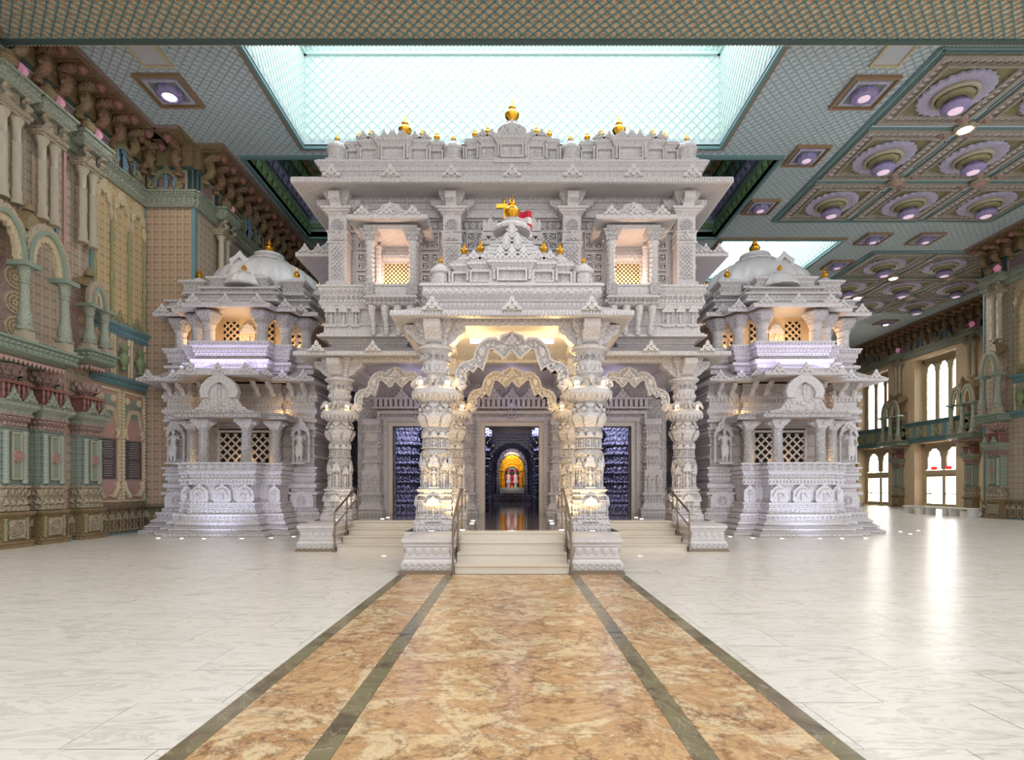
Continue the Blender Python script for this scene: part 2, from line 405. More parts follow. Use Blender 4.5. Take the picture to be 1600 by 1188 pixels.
def arch_pts(w, z0, zs, zt, lobes=5, n=24, amp=.05):
    """cusped arch opening curve from (-w,zs) over (0,zt) to (w,zs)"""
    P = []
    for i in range(n+1):
        t_ = i/n; a = PI*(1-t_); k = 1-amp*abs(sin(lobes*PI*t_))
        P.append((w*cos(a)*k, zs+(zt-zs)*sin(a)*k))
    return P
def niche(mb, T, w, h, d=.05, fig=True, pose=0):
    """aedicule: two colonettes, gable with lobed arch, figure; base centre at T origin, facing -y"""
    for s_ in (-1, 1):
        mb.lathe([(.07*w,0),(.07*w,.06*h),(.045*w,.1*h),(.05*w,.3*h),(.04*w,.5*h),(.08*w,.62*h)], 6, c=(s_*.42*w,-d*.4,0), T=T)
    mb.extr([(-.56*w,.60*h),(.56*w,.60*h),(.60*w,.68*h),(.42*w,.74*h),(.36*w,.86*h),(.16*w,.90*h),(0,h),(-.16*w,.90*h),(-.36*w,.86*h),(-.42*w,.74*h),(-.60*w,.68*h)], -d, 0, T=T)
    mb.box(-.56*w,.56*w,-d*1.2,0,-.05*h,0, T=T)
    if fig: figure(mb, T @ TR((0,-d*.25,0)), h*.60, 6, pose)
def antefix(mb, T, w, h, d=.06):
    """triangular openwork crest: stepped gable with a ring in it"""
    o = [(-.5,0),(-.42,.22),(-.30,.26),(-.26,.48),(-.14,.54),(-.10,.80),(0,1),(.10,.80),(.14,.54),(.26,.48),(.30,.26),(.42,.22),(.5,0)]
    i = [(-.30,0),(-.26,.14),(-.20,.18),(-.16,.30),(-.10,.36),(-.06,.46),(0,.52),(.06,.46),(.10,.36),(.16,.30),(.20,.18),(.26,.14),(.30,0)]
    mb.strip([(x*w,z*h) for x,z in o], [(x*w,z*h) for x,z in i], -d, 0, T=T)
    mb.extr([(-.34*w,0),(.34*w,0),(.26*w,.26*h),(.12*w,.5*h),(0,.62*h),(-.12*w,.5*h),(-.26*w,.26*h)], -d*.35, 0, T=T)
    rr = [(.17*cos(2*PI*q/10),.22+.19*sin(2*PI*q/10)) for q in range(11)]
    mb.strip([(x*w,z*h) for x,z in rr], [(x*w*.55,(.22+(z-.22)*.55)*h) for x,z in rr], -d*1.2, 0, T=T)
    for s_ in (-1,1): mb.ball((s_*.40*w,-d*.7,.10*h), .07*w, 6, 4, (1,.6,1.2), T=T); mb.ball((s_*.22*w,-d*.8,.46*h), .055*w, 6, 4, (1,.6,1.2), T=T)
    mb.extr([(.09*w*cos(a),.17*h+.15*h*sin(a)) for a in [2*PI*q/8 for q in range(8)]], -d*1.1, 0, T=T)
def jali(mb, T, w, h, th=.02, pitch=.1, d=.03):
    """diagonal lattice of bars filling w x h, centre at origin, facing -y"""
    n = int((w+h)/pitch)+1
    for s_ in (1, -1):
        for k in range(-n, n+1):
            c = k*pitch; P = []
            # line z = s*x + c inside the rectangle
            x0 = -w/2; x1 = w/2
            za, zb = (-h/2, h/2)
            lo = max(x0, min((za-c)*s_, (zb-c)*s_)); hi = min(x1, max((za-c)*s_, (zb-c)*s_))
            if hi-lo < .01: continue
            p, q = (lo, s_*lo+c), (hi, s_*hi+c); dx, dz = q[0]-p[0], q[1]-p[1]; L = math.hypot(dx, dz); nx, nz = -dz/L*th/2, dx/L*th/2
            mb.extr([(p[0]+nx,p[1]+nz),(p[0]-nx,p[1]-nz),(q[0]-nx,q[1]-nz),(q[0]+nx,q[1]+nz)], -d if s_ > 0 else -d*.8, 0, T=T)
def rosette(mb, T, r, d=.03, n=12):
    for a, b in ((.98,.86), (.62,.52), (.28,.12)):
        pts = [(cos(2*PI*i/24), sin(2*PI*i/24)) for i in range(25)]
        mb.strip([(x*r*a,z*r*a) for x,z in pts], [(x*r*b,z*r*b) for x,z in pts], -d, 0, T=T)
    for i in range(n):
        a = 2*PI*i/n
        for e in (-.16, .16):
            mb.extr([(r*q*cos(a+ee),r*q*sin(a+ee)) for q, ee in ((.26,-.05),(.26,.05),(.9,e+.05),(.9,e-.05))], -d*.8, 0, T=T)
def kalash(mb, c, s_, n=14):
    """gilded pot finial"""
    mb.lathe([(.16,0),(.20,.04),(.12,.10),(.14,.16),(.30,.30),(.34,.42),(.28,.54),(.14,.62),(.20,.66),(.13,.72),(.15,.76),(.09,.86),(.05,1.0),(.01,1.16)], n, T=TR(c) @ SC(s_, s_, s_))
# ================================================================== SETTING
WLX, JUTY, WL2X = -13.2, 20.0, -11.4           # panelled wall, its return and the set-forward wall
WRX, PIERX, PIERY = 31.0, 24.5, 28.9           # window wall and the pier in front of it
# ---- floor
mb = MB(); mb.box(-16, 34, -6, 58, -.3, -.012); floor = struct('floor', mb, 'grout')
SW, SD = 1.2, .72
slab = MB().box(0, SW-.005, 0, SD-.005, -.012, 0).build('floor_slab', 'floor_white', floor, False)
cells = []
jrow = 0; y = -1.0
while y < 56:
    xo = -15.9+(SW/2 if jrow % 2 else 0); x = xo
    while x < 33:
        cells.append((x, y)); x += SW
    y += SD; jrow += 1
def inpath(x, y): return x+SW > -2.03 and x < 2.03 and y < 9.98
def vis(x, y):
    if y < 2.8: return False
    px = VPX+(x+SW/2)/(y+.3)*FP
    return -60 < px < 1660
clear = [c for c in cells if not (c[0]+SW > -2.03 and c[0] < 2.03 and c[1] < 10.0)]
near = sorted([c for c in clear if vis(*c)], key=lambda c: c[0]**2+c[1]**2)[:299]; ns = set(near)
first = True
for x, y in near:
    if first: slab.location = (x, y, 0); first = False
    else:
        c = slab.copy(); c.location = (x, y, 0); col.objects.link(c)
rest = MB()
for x, y in cells:
    if (x, y) in ns: continue
    x0, x1 = x, x+SW-.005; yy = y+SD-.005
    if y < 10.0 and x1 > -2.03 and x0 < 2.03:
        for a, b in ((x0, min(x1, -2.03)), (max(x0, 2.03), x1)):
            if b-a > .02: rest.add([(a,y,0),(b,y,0),(b,min(yy,9.99),0),(a,min(yy,9.99),0)], [(0,1,2,3)])
        continue
    rest.add([(x0,y,0),(x1,y,0),(x1,yy,0),(x0,yy,0)], [(0,1,2,3)])
rest.build('far_floor_slabs', 'floor_white', floor, False, kind='stuff')
# ---- golden stone path inlaid in the floor
path = struct('floor_path', MB().box(-2.03, 2.03, -6, 10.0, -.014, -.006), 'grout')
def pieces(name, m, x0, x1, L, y0=.4, y1=9.998, off=0):
    w_ = x1-x0; pm = MB().box(0, w_-.003, 0, L-.003, -.012, .0012).build(name, m, path, False)
    y = y1-L+off; k = 0
    while y > y0:
        o = pm if k == 0 else pm.copy()
        if k: col.objects.link(o)
        o.location = (x0, y, 0); y -= L; k += 1
pieces('golden_slab', 'floor_gold', -1.04, 1.04, 1.62)
pieces('side_slab', 'floor_gold', -1.88, -1.19, 1.62); pieces('side_slab', 'floor_gold', 1.19, 1.88, 1.62)
for a, b in ((-2.03,-1.88), (-1.19,-1.04), (1.04,1.19), (1.88,2.03)): pieces('border_strip', 'floor_band', a, b, .81)

# ---- ceiling with openings
HOLES = [(-7.5, 7.5, 14.35, 20.1), (-10, 10, 20.8, 27.4), (10.5, 16.4, 27.7, 33)]
def tiles(x0, x1, y0, y1, holes):
    xs = sorted({x0, x1}|{min(max(h[i], x0), x1) for h in holes for i in (0, 1)}); ys = sorted({y0, y1}|{min(max(h[i], y0), y1) for h in holes for i in (2, 3)})
    for i in range(len(xs)-1):
        for j in range(len(ys)-1):
            cx, cy_ = (xs[i]+xs[i+1])/2, (ys[j]+ys[j+1])/2
            if xs[i+1]-xs[i] < 1e-4 or ys[j+1]-ys[j] < 1e-4: continue
            if any(h[0] < cx < h[1] and h[2] < cy_ < h[3] for h in holes): continue
            yield xs[i], xs[i+1], ys[j], ys[j+1]
COF = [(12.1, 22.1, 15.6, 25.7), (18.9, 28.9, 29.1, 39.2)]
mb = MB(); lat = MB()
def lattice(mb, x0, x1, y0, y1, z, pitch, th, drop):
    n0 = math.floor((y0-x1)/pitch); n1 = math.ceil((y1-x0)/pitch)
    for k in range(n0, n1+1):      # y = x + c
        c = k*pitch; a, b = max(x0, y0-c), min(x1, y1-c)
        if b-a > .02: diag(mb, a, a+c, b, b+c, z, th, drop)
    n0 = math.floor((y0+x0)/pitch); n1 = math.ceil((y1+x1)/pitch)
    for k in range(n0, n1+1):      # y = -x + c
        c = k*pitch; a, b = max(x0, c-y1), min(x1, c-y0)
        if b-a > .02: diag(mb, a, c-a, b, c-b, z, th, drop)
def diag(mb, xa, ya, xb, yb, z, th, drop):
    dx, dy = xb-xa, yb-ya; L = math.hypot(dx, dy); nx, ny = -dy/L*th/2, dx/L*th/2
    mb.add([(xa+nx,ya+ny,z),(xa-nx,ya-ny,z),(xb-nx,yb-ny,z),(xb+nx,yb+ny,z),(xa+nx,ya+ny,z-drop),(xa-nx,ya-ny,z-drop),(xb-nx,yb-ny,z-drop),(xb+nx,yb+ny,z-drop)],
           [(4,5,6,7),(0,4,7,3),(1,2,6,5)])
for x0, x1, y0, y1 in tiles(-14, 32, 14.3, 56, HOLES): mb.box(x0, x1, y0, y1, CEIL, CEIL+.25)
ceiling = struct('ceiling', mb, 'ceiling_print')
for x0, x1, y0, y1 in tiles(-13, 31, 14.3, 42, HOLES+COF): lattice(lat, x0, x1, y0, y1, CEIL, .30 if y0 < 34 else .6, .018, .012)
lat.build('ceiling_lattice', 'ceiling_line', ceiling, False, kind='stuff')
def trimloop(mb, x0, x1, y0, y1, z0, z1, w_):
    mb.box(x0-w_, x1+w_, y0-w_, y0, z0, z1); mb.box(x0-w_, x1+w_, y1, y1+w_, z0, z1)
    mb.box(x0-w_, x0, y0, y1, z0, z1); mb.box(x1, x1+w_, y0, y1, z0, z1)
tr = MB()
for h in HOLES: trimloop(tr, *h, CEIL-.10, CEIL+.05, .12)
for h in COF: trimloop(tr, *h, CEIL-.06, CEIL, .07)
tr.build('teal_trim', 'teal', ceiling, False)
tr = MB()
for h in (HOLES[0], HOLES[2]): trimloop(tr, h[0]-.12, h[1]+.12, h[2]-.12, h[3]+.12, CEIL-.06, CEIL, .10)
tr.build('tan_trim', 'orange_paint', ceiling, False)
# ---- bright skylight well over the main shrine
def well(n, x0, x1, y0, y1, z1, lab):
    mb = MB(); e = .3
    mb.box(x0-e, x0, y0-e, y1+e, CEIL+.25, z1); mb.box(x1, x1+e, y0-e, y1+e, CEIL+.25, z1)
    mb.box(x0, x1, y1, y1+e, CEIL+.25, z1); mb.box(x0, x1, y0-e, y0, CEIL+.25, z1)
    o = struct('window_%d' % n, mb, 'well_white')
    lb = MB()
    T = TR(((x0+x1)/2, y1, (CEIL+z1)/2)); jali(lb, T, x1-x0, z1-CEIL-.3, .03, .36, .02)
    for s_, xx, rz in ((1, x0, R(90)), (-1, x1, R(-90))):
        jali(lb, TR((xx, (y0+y1)/2, (CEIL+z1)/2)) @ RZ(rz), y1-y0, z1-CEIL-.3, .03, .36, .02)
    lb.build('well_lattice', 'well_line', o, False, kind='stuff')
    cm = MB(); zz = z1-.75
    for k, (dz, dd) in enumerate(((0,.10),(.12,.06),(.34,.16),(.44,.22))):
        cm.box(x0, x1, y1-dd, y1, zz+dz, zz+dz+(.10 if k != 1 else .22)); cm.box(x0, x0+dd, y0, y1, zz+dz, zz+dz+.1); cm.box(x1-dd, x1, y0, y1, zz+dz, zz+dz+.1)
    row(cm, [(x0, y1-.06), (x1, y1-.06)], 0, zz+.13, .2, .22, .05, 'petal', closed=False)
    cm.build('well_moulding', 'well_line', o, False)
    fr = MB(); k = 6
    for i in range(k+1): xx = x0+(x1-x0)*i/k; fr.box(xx-.04, xx+.04, y0, y1, z1, z1+.12)
    for i in range(4): yy = y0+(y1-y0)*i/3; fr.box(x0, x1, yy-.04, yy+.04, z1, z1+.12)
    fr.build('frame', 'well_white', o, False)
    for i in range(k):
        MB().box(x0+(x1-x0)*i/k, x0+(x1-x0)*(i+1)/k, y0, y1, z1+.05, z1+.07).build('pane', 'glass', o, False)
    return o
well(1, *HOLES[0], 17.9, ''); well(2, *HOLES[2], 17.4, '')
# ---- dark vault recess behind the skylight
x0, x1, y0, y1 = HOLES[1]
mb = MB(); mb.box(x0-.3, x0, y0, y1, CEIL+.05, 18); mb.box(x1, x1+.3, y0, y1, CEIL+.05, 18); mb.box(x0, x1, y1, y1+.3, CEIL+.05, 18); mb.box(x0-.3, x1+.3, y0, y1+.3, 18, 18.3)
vault = struct('ceiling_vault', mb, 'vault_print')
for z0_, m_, d in ((14.3,'vault_green',.10), (15.1,'vault_purple',.14), (15.7,'teal_dark',.18), (16.4,'vault_green',.22), (17.0,'brown',.3)):
    b = MB()
    for s_ in (-1, 1):
        b.box(s_*10-(d if s_ > 0 else 0), s_*10+(d if s_ < 0 else 0), y0, y1, z0_, z0_+.22)
        v = [(s_*(10-d), y0+.2), (s_*(10-d), y1)]
        row(b, v if s_ < 0 else v[::-1], 0, z0_-.35, .5, .5, .12, 'petal', closed=False, back=True)
    b.box(x0, x1, y1-d, y1, z0_, z0_+.22)
    b.build('vault_band', m_, vault, False)
# ---- deep soffit that crosses the top of the view
SOF, SY0, SY1 = 13.0, 9.0, 14.3
mb = MB(); mb.box(-16, 34, SY0, SY1, SOF, CEIL+.25); sof = struct('ceiling_soffit', mb, 'soffit_print')
lb = MB(); lattice(lb, -15.9, 33.9, SY0, SY1-.12, SOF, .27, .03, .025); lb.build('soffit_lattice', 'teal', sof, False, kind='stuff')
mb = MB(); mb.box(-16, 34, SY1-.12, SY1+.02, SOF-.06, SOF+.1); mb.build('soffit_edge', 'teal_dark', sof, False)
mb = MB(); k = 0
for i in range(330): x = -14+i*.1; mb.ball((x, SY1+.05, SOF-.01), .045, 6, 4)
mb.build('bead_moulding', 'cream', sof, True, kind='stuff')

plain('coffer_stone', 'b4ab9e', .55, carve=14, dist=.03); plain('coffer_scroll', 'd2c8c4', .55)
# ---- coffers: carved ceiling rosettes
def octa(r, ph=PI/8): return [(r*cos(ph+PI/4*i), r*sin(ph+PI/4*i)) for i in range(8)]
def coffer():
    t_ = thing('ceiling_rosette', '', 'ceiling rosette', (0,0,0), 'rosettes in the coffered ceiling panels')
    m_ = MB(); a = 1.48
    for w0, w1, d in ((1.50,1.40,.10), (1.40,1.14,.05), (1.14,1.06,.12)):
        c = [(1,-1),(1,1),(-1,1),(-1,-1)]
        for i in range(4):
            p, q = c[i], c[(i+1) % 4]
            v = [(p[0]*w0,p[1]*w0,0),(q[0]*w0,q[1]*w0,0),(q[0]*w1,q[1]*w1,0),(p[0]*w1,p[1]*w1,0)]
            m_.add([(x,y,-d) for x,y,z in v]+v, [(3,2,1,0),(0,1,5,4),(3,7,6,2)])
    m_.build('frame', 'coffer_stone', t_, False)
    m_ = MB(); sp = .24
    for i in range(11):
        for s_ in (-1, 1):
            u = -1.2+i*sp
            for (x, y) in ((u, s_*1.27), (s_*1.27, u)):
                for r0, r1 in ((.10, .075), (.05, .02)):
                    n = 8; v = [(x+r0*cos(2*PI*k/n), y+r0*sin(2*PI*k/n), -.05) for k in range(n)]+[(x+r1*cos(2*PI*k/n), y+r1*sin(2*PI*k/n), -.10) for k in range(n)]
                    m_.add(v, [(k, (k+1) % n, n+(k+1) % n, n+k) for k in range(n)])
    m_.build('scroll_border', 'coffer_scroll', t_, True)
    m_ = MB(); m_.box(-1.06, 1.06, -1.06, 1.06, -.03, -.005); m_.build('backing', 'olive', t_, False)
    m_ = MB(); m_.lathe([(.95,-.03),(1.0,-.08),(.98,-.16),(.80,-.17),(.62,-.12),(.60,-.03)], 96, lobes=24, amp=.035); m_.build('petal_disc', 'lilac', t_)
    m_ = MB(); m_.lathe([(.62,-.05),(.64,-.2),(.60,-.24),(.54,-.24),(.50,-.15),(.48,-.05)], 24); m_.build('grey_ring', 'stone_plain', t_)
    m_ = MB(); m_.lathe([(.46,-.05),(.50,-.26),(.44,-.34),(.30,-.36),(.25,-.1)], 24, lobes=16, amp=.03); m_.build('gilt_ring', 'olive', t_)
    m_ = MB(); m_.lathe([(.20,-.1),(.24,-.36),(.36,-.44),(.40,-.54),(.34,-.62),(.22,-.66),(.20,-.60)], 24, lobes=12, amp=.03); bw = m_.build('lamp_bowl', 'purple', t_)
    m_ = MB(); m_.lathe([(.205,-.62),(.19,-.67),(.10,-.69)], 16); m_.build('lamp_lens', 'lens_pale', bw)
    return t_
proto = coffer(); first = True
RN = ('front', 'middle', 'back'); CN = ('closest to the skylight', 'in the middle', 'closest to the windows')
for ip, (x0, x1, y0, y1) in enumerate(COF):
    for j in range(3):
        for i in range(3):
            p = (x0+(x1-x0)*(i+.5)/3, y0+(y1-y0)*(j+.5)/3, CEIL-.005)
            lab = 'purple rosette in the %s coffered ceiling panel, %s row, %s' % ('nearer' if ip == 0 else 'farther', RN[j], CN[i])
            if first: proto.location = p; proto['label'] = lab; first = False
            else: copy_tree(proto, p, label=lab)
# strips, grilles and flower bosses between the coffers
def boss(p, lit, lab):
    t_ = thing('ceiling_boss', lab, 'ceiling lamp', p, 'flower bosses between the coffers')
    m_ = MB(TR(p)); m_.lathe([(.34,0),(.36,-.06),(.26,-.12),(.22,-.10)], 16, lobes=8, amp=.08); m_.build('ring', 'stone_tan', t_)
    m_ = MB(TR(p)); m_.lathe([(.2,-.02),(.2,-.12),(.1,-.15)], 14); m_.build('lens', 'lamp_glow' if lit else 'pink', t_)
    if lit: spot('boss_lamp', (p[0], p[1], p[2]-.2), (p[0], p[1], 0), 700 if p[1] > 28 else 90, (1, .96, .9), 150, .18, .5)
    for k in range(4):
        m_ = MB(TR(p) @ RZ(k*PI/2+PI/4)); m_.add([(.34,-.05,-.01),(.55,-.22,-.03),(.85,0,-.02),(.55,.22,-.03),(.34,.05,-.01),(.55,0,-.14)], [(0,1,5),(1,2,5),(2,3,5),(3,4,5),(4,0,5)]); m_.build('leaf', 'rose', t_)
for ip, (x0, x1, y0, y1) in enumerate(COF):
    st = MB(); gr = MB(); gd = MB(); pw = (x1-x0)/3; pl = (y1-y0)/3
    bk = MB(); bk.box(x0, x1, y0, y1, CEIL-.004, CEIL+.02); bk.build('coffer_ground', 'ceiling_print', ceiling, False)
    for i in range(4):
        xx = x0+pw*i; st.box(xx-.13, xx-.09, y0, y1, CEIL-.06, CEIL); st.box(xx+.09, xx+.13, y0, y1, CEIL-.06, CEIL)
        yy = y0+pl*i; st.box(x0, x1, yy-.13, yy-.09, CEIL-.06, CEIL); st.box(x0, x1, yy+.09, yy+.13, CEIL-.06, CEIL)
    st.build('coffer_strip', 'teal', ceiling, False)
    for i in (1, 2):
        for j in range(3):
            xx, yy = x0+pw*i, y0+pl*(j+.5)
            g = MB(); g.box(xx-.085, xx+.085, yy-.8, yy+.8, CEIL-.03, CEIL-.004); go = g.build('grille', 'vent_dark', ceiling, False)
            for k in (-1, 1): MB().box(xx+k*.055-.02, xx+k*.055+.02, yy-.8, yy+.8, CEIL-.05, CEIL-.03).build('grille_bar', 'grille_white', go, False)
    lit = {0: [(2, 1), (1, 2)][:1], 1: [(1, 1), (1, 2)]}[ip]
    for i in (1, 2):
        for j in (1, 2):
            l_ = (i, j) in ({(1, 1)} if ip == 0 else {(1, 1), (1, 2)})
            boss((x0+pw*i, y0+pl*j, CEIL-.06), l_, '%s flower boss in the %s coffered panel, %s crossing on the %s side' % ('lit' if l_ else 'unlit', ('nearer', 'farther')[ip], ('front', 'back')[j-1], ('skylight', 'window')[i-1]))
# ---- square ceiling lamps and two hatches
def clamp(px, py, lit, lab, s_=1.0):
    Y = (CEIL-EYE)*FP/(HOR-py); p = (X(px, Y), Y, CEIL-.01)
    t_ = thing('ceiling_lamp', lab, 'ceiling lamp', p, 'square recessed ceiling lamps')
    m_ = MB(TR(p) @ SC(s_,s_,1)); q = [(-1,-1),(1,-1),(1,1),(-1,1)]
    for w0, w1, d, mm, nm in ((.62,.56,.10,'orange_paint','outer_frame'), (.56,.46,.04,'olive','band'), (.46,.38,.09,'lilac','inner_frame')):
        m_ = MB(TR(p) @ SC(s_,s_,1))
        for i in range(4):
            a, b = q[i], q[(i+1) % 4]; v = [(a[0]*w0,a[1]*w0,0),(b[0]*w0,b[1]*w0,0),(b[0]*w1,b[1]*w1,0),(a[0]*w1,a[1]*w1,0)]
            m_.add([(x,y,-d) for x,y,z in v]+v, [(3,2,1,0),(0,1,5,4),(3,7,6,2)])
        m_.build(nm, mm, t_, False)
    m_ = MB(TR(p) @ SC(s_,s_,1)); m_.box(-.4,.4,-.4,.4,-.03,-.01); m_.build('backing', 'green', t_, False)
    m_ = MB(TR(p) @ SC(s_,s_,1)); m_.lathe([(.30,-.02),(.33,-.14),(.30,-.22),(.20,-.25),(.15,-.22)], 20, lobes=10, amp=.04); b = m_.build('lamp_ring', 'purple', t_)
    m_ = MB(TR(p) @ SC(s_,s_,1)); m_.lathe([(.155,-.2),(.15,-.24),(.06,-.26)], 14); m_.build('lens', 'lamp_glow' if lit else 'lens_pale', b)
    if lit: spot('ceiling_lamp_light', (p[0], p[1], p[2]-.3), (p[0], p[1], 0), 140, (1, .95, .9), 150, .14, .5)
clamp(265, 140, True, 'square ceiling lamp with a bright bulb above the panelled wall', 1.15)
clamp(1350, 143, False, 'square ceiling lamp beside the skylight, closest to the soffit', 1.15)
clamp(1260, 242, False, 'square ceiling lamp at the corner of the dark vault')
clamp(1188, 322, False, 'square ceiling lamp closest to the tall roof eave')
clamp(1364, 372, False, 'square ceiling lamp between the two coffered panels, nearer the skylight')
clamp(1446, 372, False, 'square ceiling lamp between the two coffered panels, nearer the windows')
clamp(1308, 413, False, 'square ceiling lamp above the domed shrine beside the far skylight')
clamp(1384, 503, True, 'small lit square ceiling lamp farthest back along the window wall')
for px, lab in ((228, 'white access hatch in the ceiling above the panelled wall'), (1402, 'white access hatch in the ceiling beside the coffers')):
    Y = (CEIL-EYE)*FP/(HOR-78); p = (X(px, Y), Y, CEIL-.01); t_ = thing('ceiling_hatch', lab, 'hatch', p)
    m_ = MB(TR(p)); trimloop(m_, -.36, .36, -.5, .5, -.07, 0, .08); m_.build('frame', 'cream', t_, False)
    m_ = MB(TR(p)); m_.box(-.36, .36, -.5, .5, -.03, -.01); m_.build('panel', 'hatch_white', t_, False)

# ================================================================== WALLS
WT = {}
mb = MB(); mb.box(-14.2, WLX, -6, JUTY+.2, 0, CEIL+.2); wl1 = struct('wall_left', mb, 'wallpaper_side')
mb = MB(); mb.box(-14.2, WL2X-.02, JUTY, 20.6, 0, CEIL+.2); wlr = struct('wall_left_return', mb, 'wallpaper_front')
mb = MB(); mb.box(-14.2, WL2X, JUTY+.05, 50, 0, CEIL+.2); struct('wall_left_rear', mb, 'wallpaper_side')
for yy, m_ in ((13.75,'teal'), (14.9,'green'), (16.1,'teal'), (16.38,'pink'), (17.42,'teal')):
    for a, b in ((.95,4.6), (7.6,11.6)): MB().box(WLX, WLX+.06, yy-.05, yy+.05, a, b).build('wall_strip', m_, wl1, False)
mb = MB(); mb.box(-14, 32, 52, 52.5, 0, CEIL+.2); wbk = struct('wall_back', mb, 'wallpaper_front')
mb = MB(); mb.box(PIERX, WRX+1, 18, PIERY, 0, CEIL+.2); wpier = struct('wall_pier', mb, 'wallpaper_side')
# window wall on the far side: openings (y0,y1,z0,z1)
WIN = [(38.9+7*k, 42.9+7*k, zz0, zz1) for k in range(2) for zz0, zz1 in ((.05, 4.9), (6.5, 11.3))]
mb = MB()
for a, b, c, d in tiles(PIERY, 52, 0, CEIL+.2, WIN): mb.box(WRX, WRX+1.2, a, b, c, d)
wrt = struct('wall_right', mb, 'peach')
nwin = 3
def arched_window(y0, y1, z0, z1, door):
    global nwin
    xw = WRX+.75; o = MB(); n = 2 if door else 3; W = y1-y0
    o.box(xw-.1, xw+.1, y0, y0+.16, z0, z1); o.box(xw-.1, xw+.1, y1-.16, y1, z0, z1); o.box(xw-.1, xw+.1, y0, y1, z1-.2, z1); o.box(xw-.1, xw+.1, y0, y1, z0, z0+.1)
    if door: o.box(xw-.12, xw+.12, y0, y1, 2.5, 2.85)
    nm = 'door_%d' % nwin if door else 'window_%d' % nwin; nwin += 1
    fr = struct(nm, o, 'cream'); T0 = TR((xw, (y0+y1)/2, 0)) @ RZ(R(-90))
    zb = 2.85 if door else z0+.1; zt = z1-.2; pw = (W-.32)/n
    for i in range(n):
        u = -W/2+.16+pw*(i+.5); m_ = MB(T0 @ TR((u,0,0))); ar = arch_pts(pw*.36, 0, zt-.9, zt-.15, 5, 16, .12)
        ar = [(-pw*.36, zb+.1)]+[p for p in ar]+[(pw*.36, zb+.1)]
        outer = [(-pw/2, zb)]+[(-pw/2+pw*k/16, zt) for k in range(17)]+[(pw/2, zb)]
        m_.strip(outer, ar, -.06, .06); m_.build('arch_surround', 'cream_carved', fr, False)
        m_ = MB(T0 @ TR((u,0,0))); m_.box(-pw*.4, pw*.4, .02, .03, zb, zt-.05); m_.build('pane', 'glass', fr, False)
    if door:
        for i in range(2):
            u = -W/2+.16+(W-.32)*(i+.5)/2; hw = (W-.32)/4
            m_ = MB(T0 @ TR((u,0,0)))
            for a, b, c, d in ((-hw,-hw+.14,.1,2.5), (hw-.14,hw,.1,2.5), (-hw,hw,2.36,2.5), (-hw,hw,.1,.35)): m_.box(a, b, -.04, .04, c, d)
            lf = m_.build('door_leaf', 'cream', fr, False)
            m_ = MB(T0 @ TR((u,0,0))); m_.box(-hw+.14, hw-.14, -.01, .01, .35, 2.36); m_.build('pane', 'glass', lf, False)
            m_ = MB(T0 @ TR((u,0,0))); m_.box(-hw+.14, hw-.14, -.09, -.05, 1.05, 1.13); m_.build('push_bar', 'bronze', lf, False)
    return fr
for y0, y1, z0, z1 in WIN: arched_window(y0, y1, z0, z1, z0 < 1)
for k, yy in enumerate((40.2, 41.6)):
    p = (WRX+.55, yy, 3.0); m_ = MB(TR(p) @ RZ(R(-90))); m_.box(-.24,.24,-.05,.05,-.13,.13)
    t_ = thing('exit_sign', 'red lit exit sign over the glass doors, %s the soffit' % ('farther from', 'closer to')[1-k], 'sign', p); m_.build('box', 'exit_glow', t_, False)

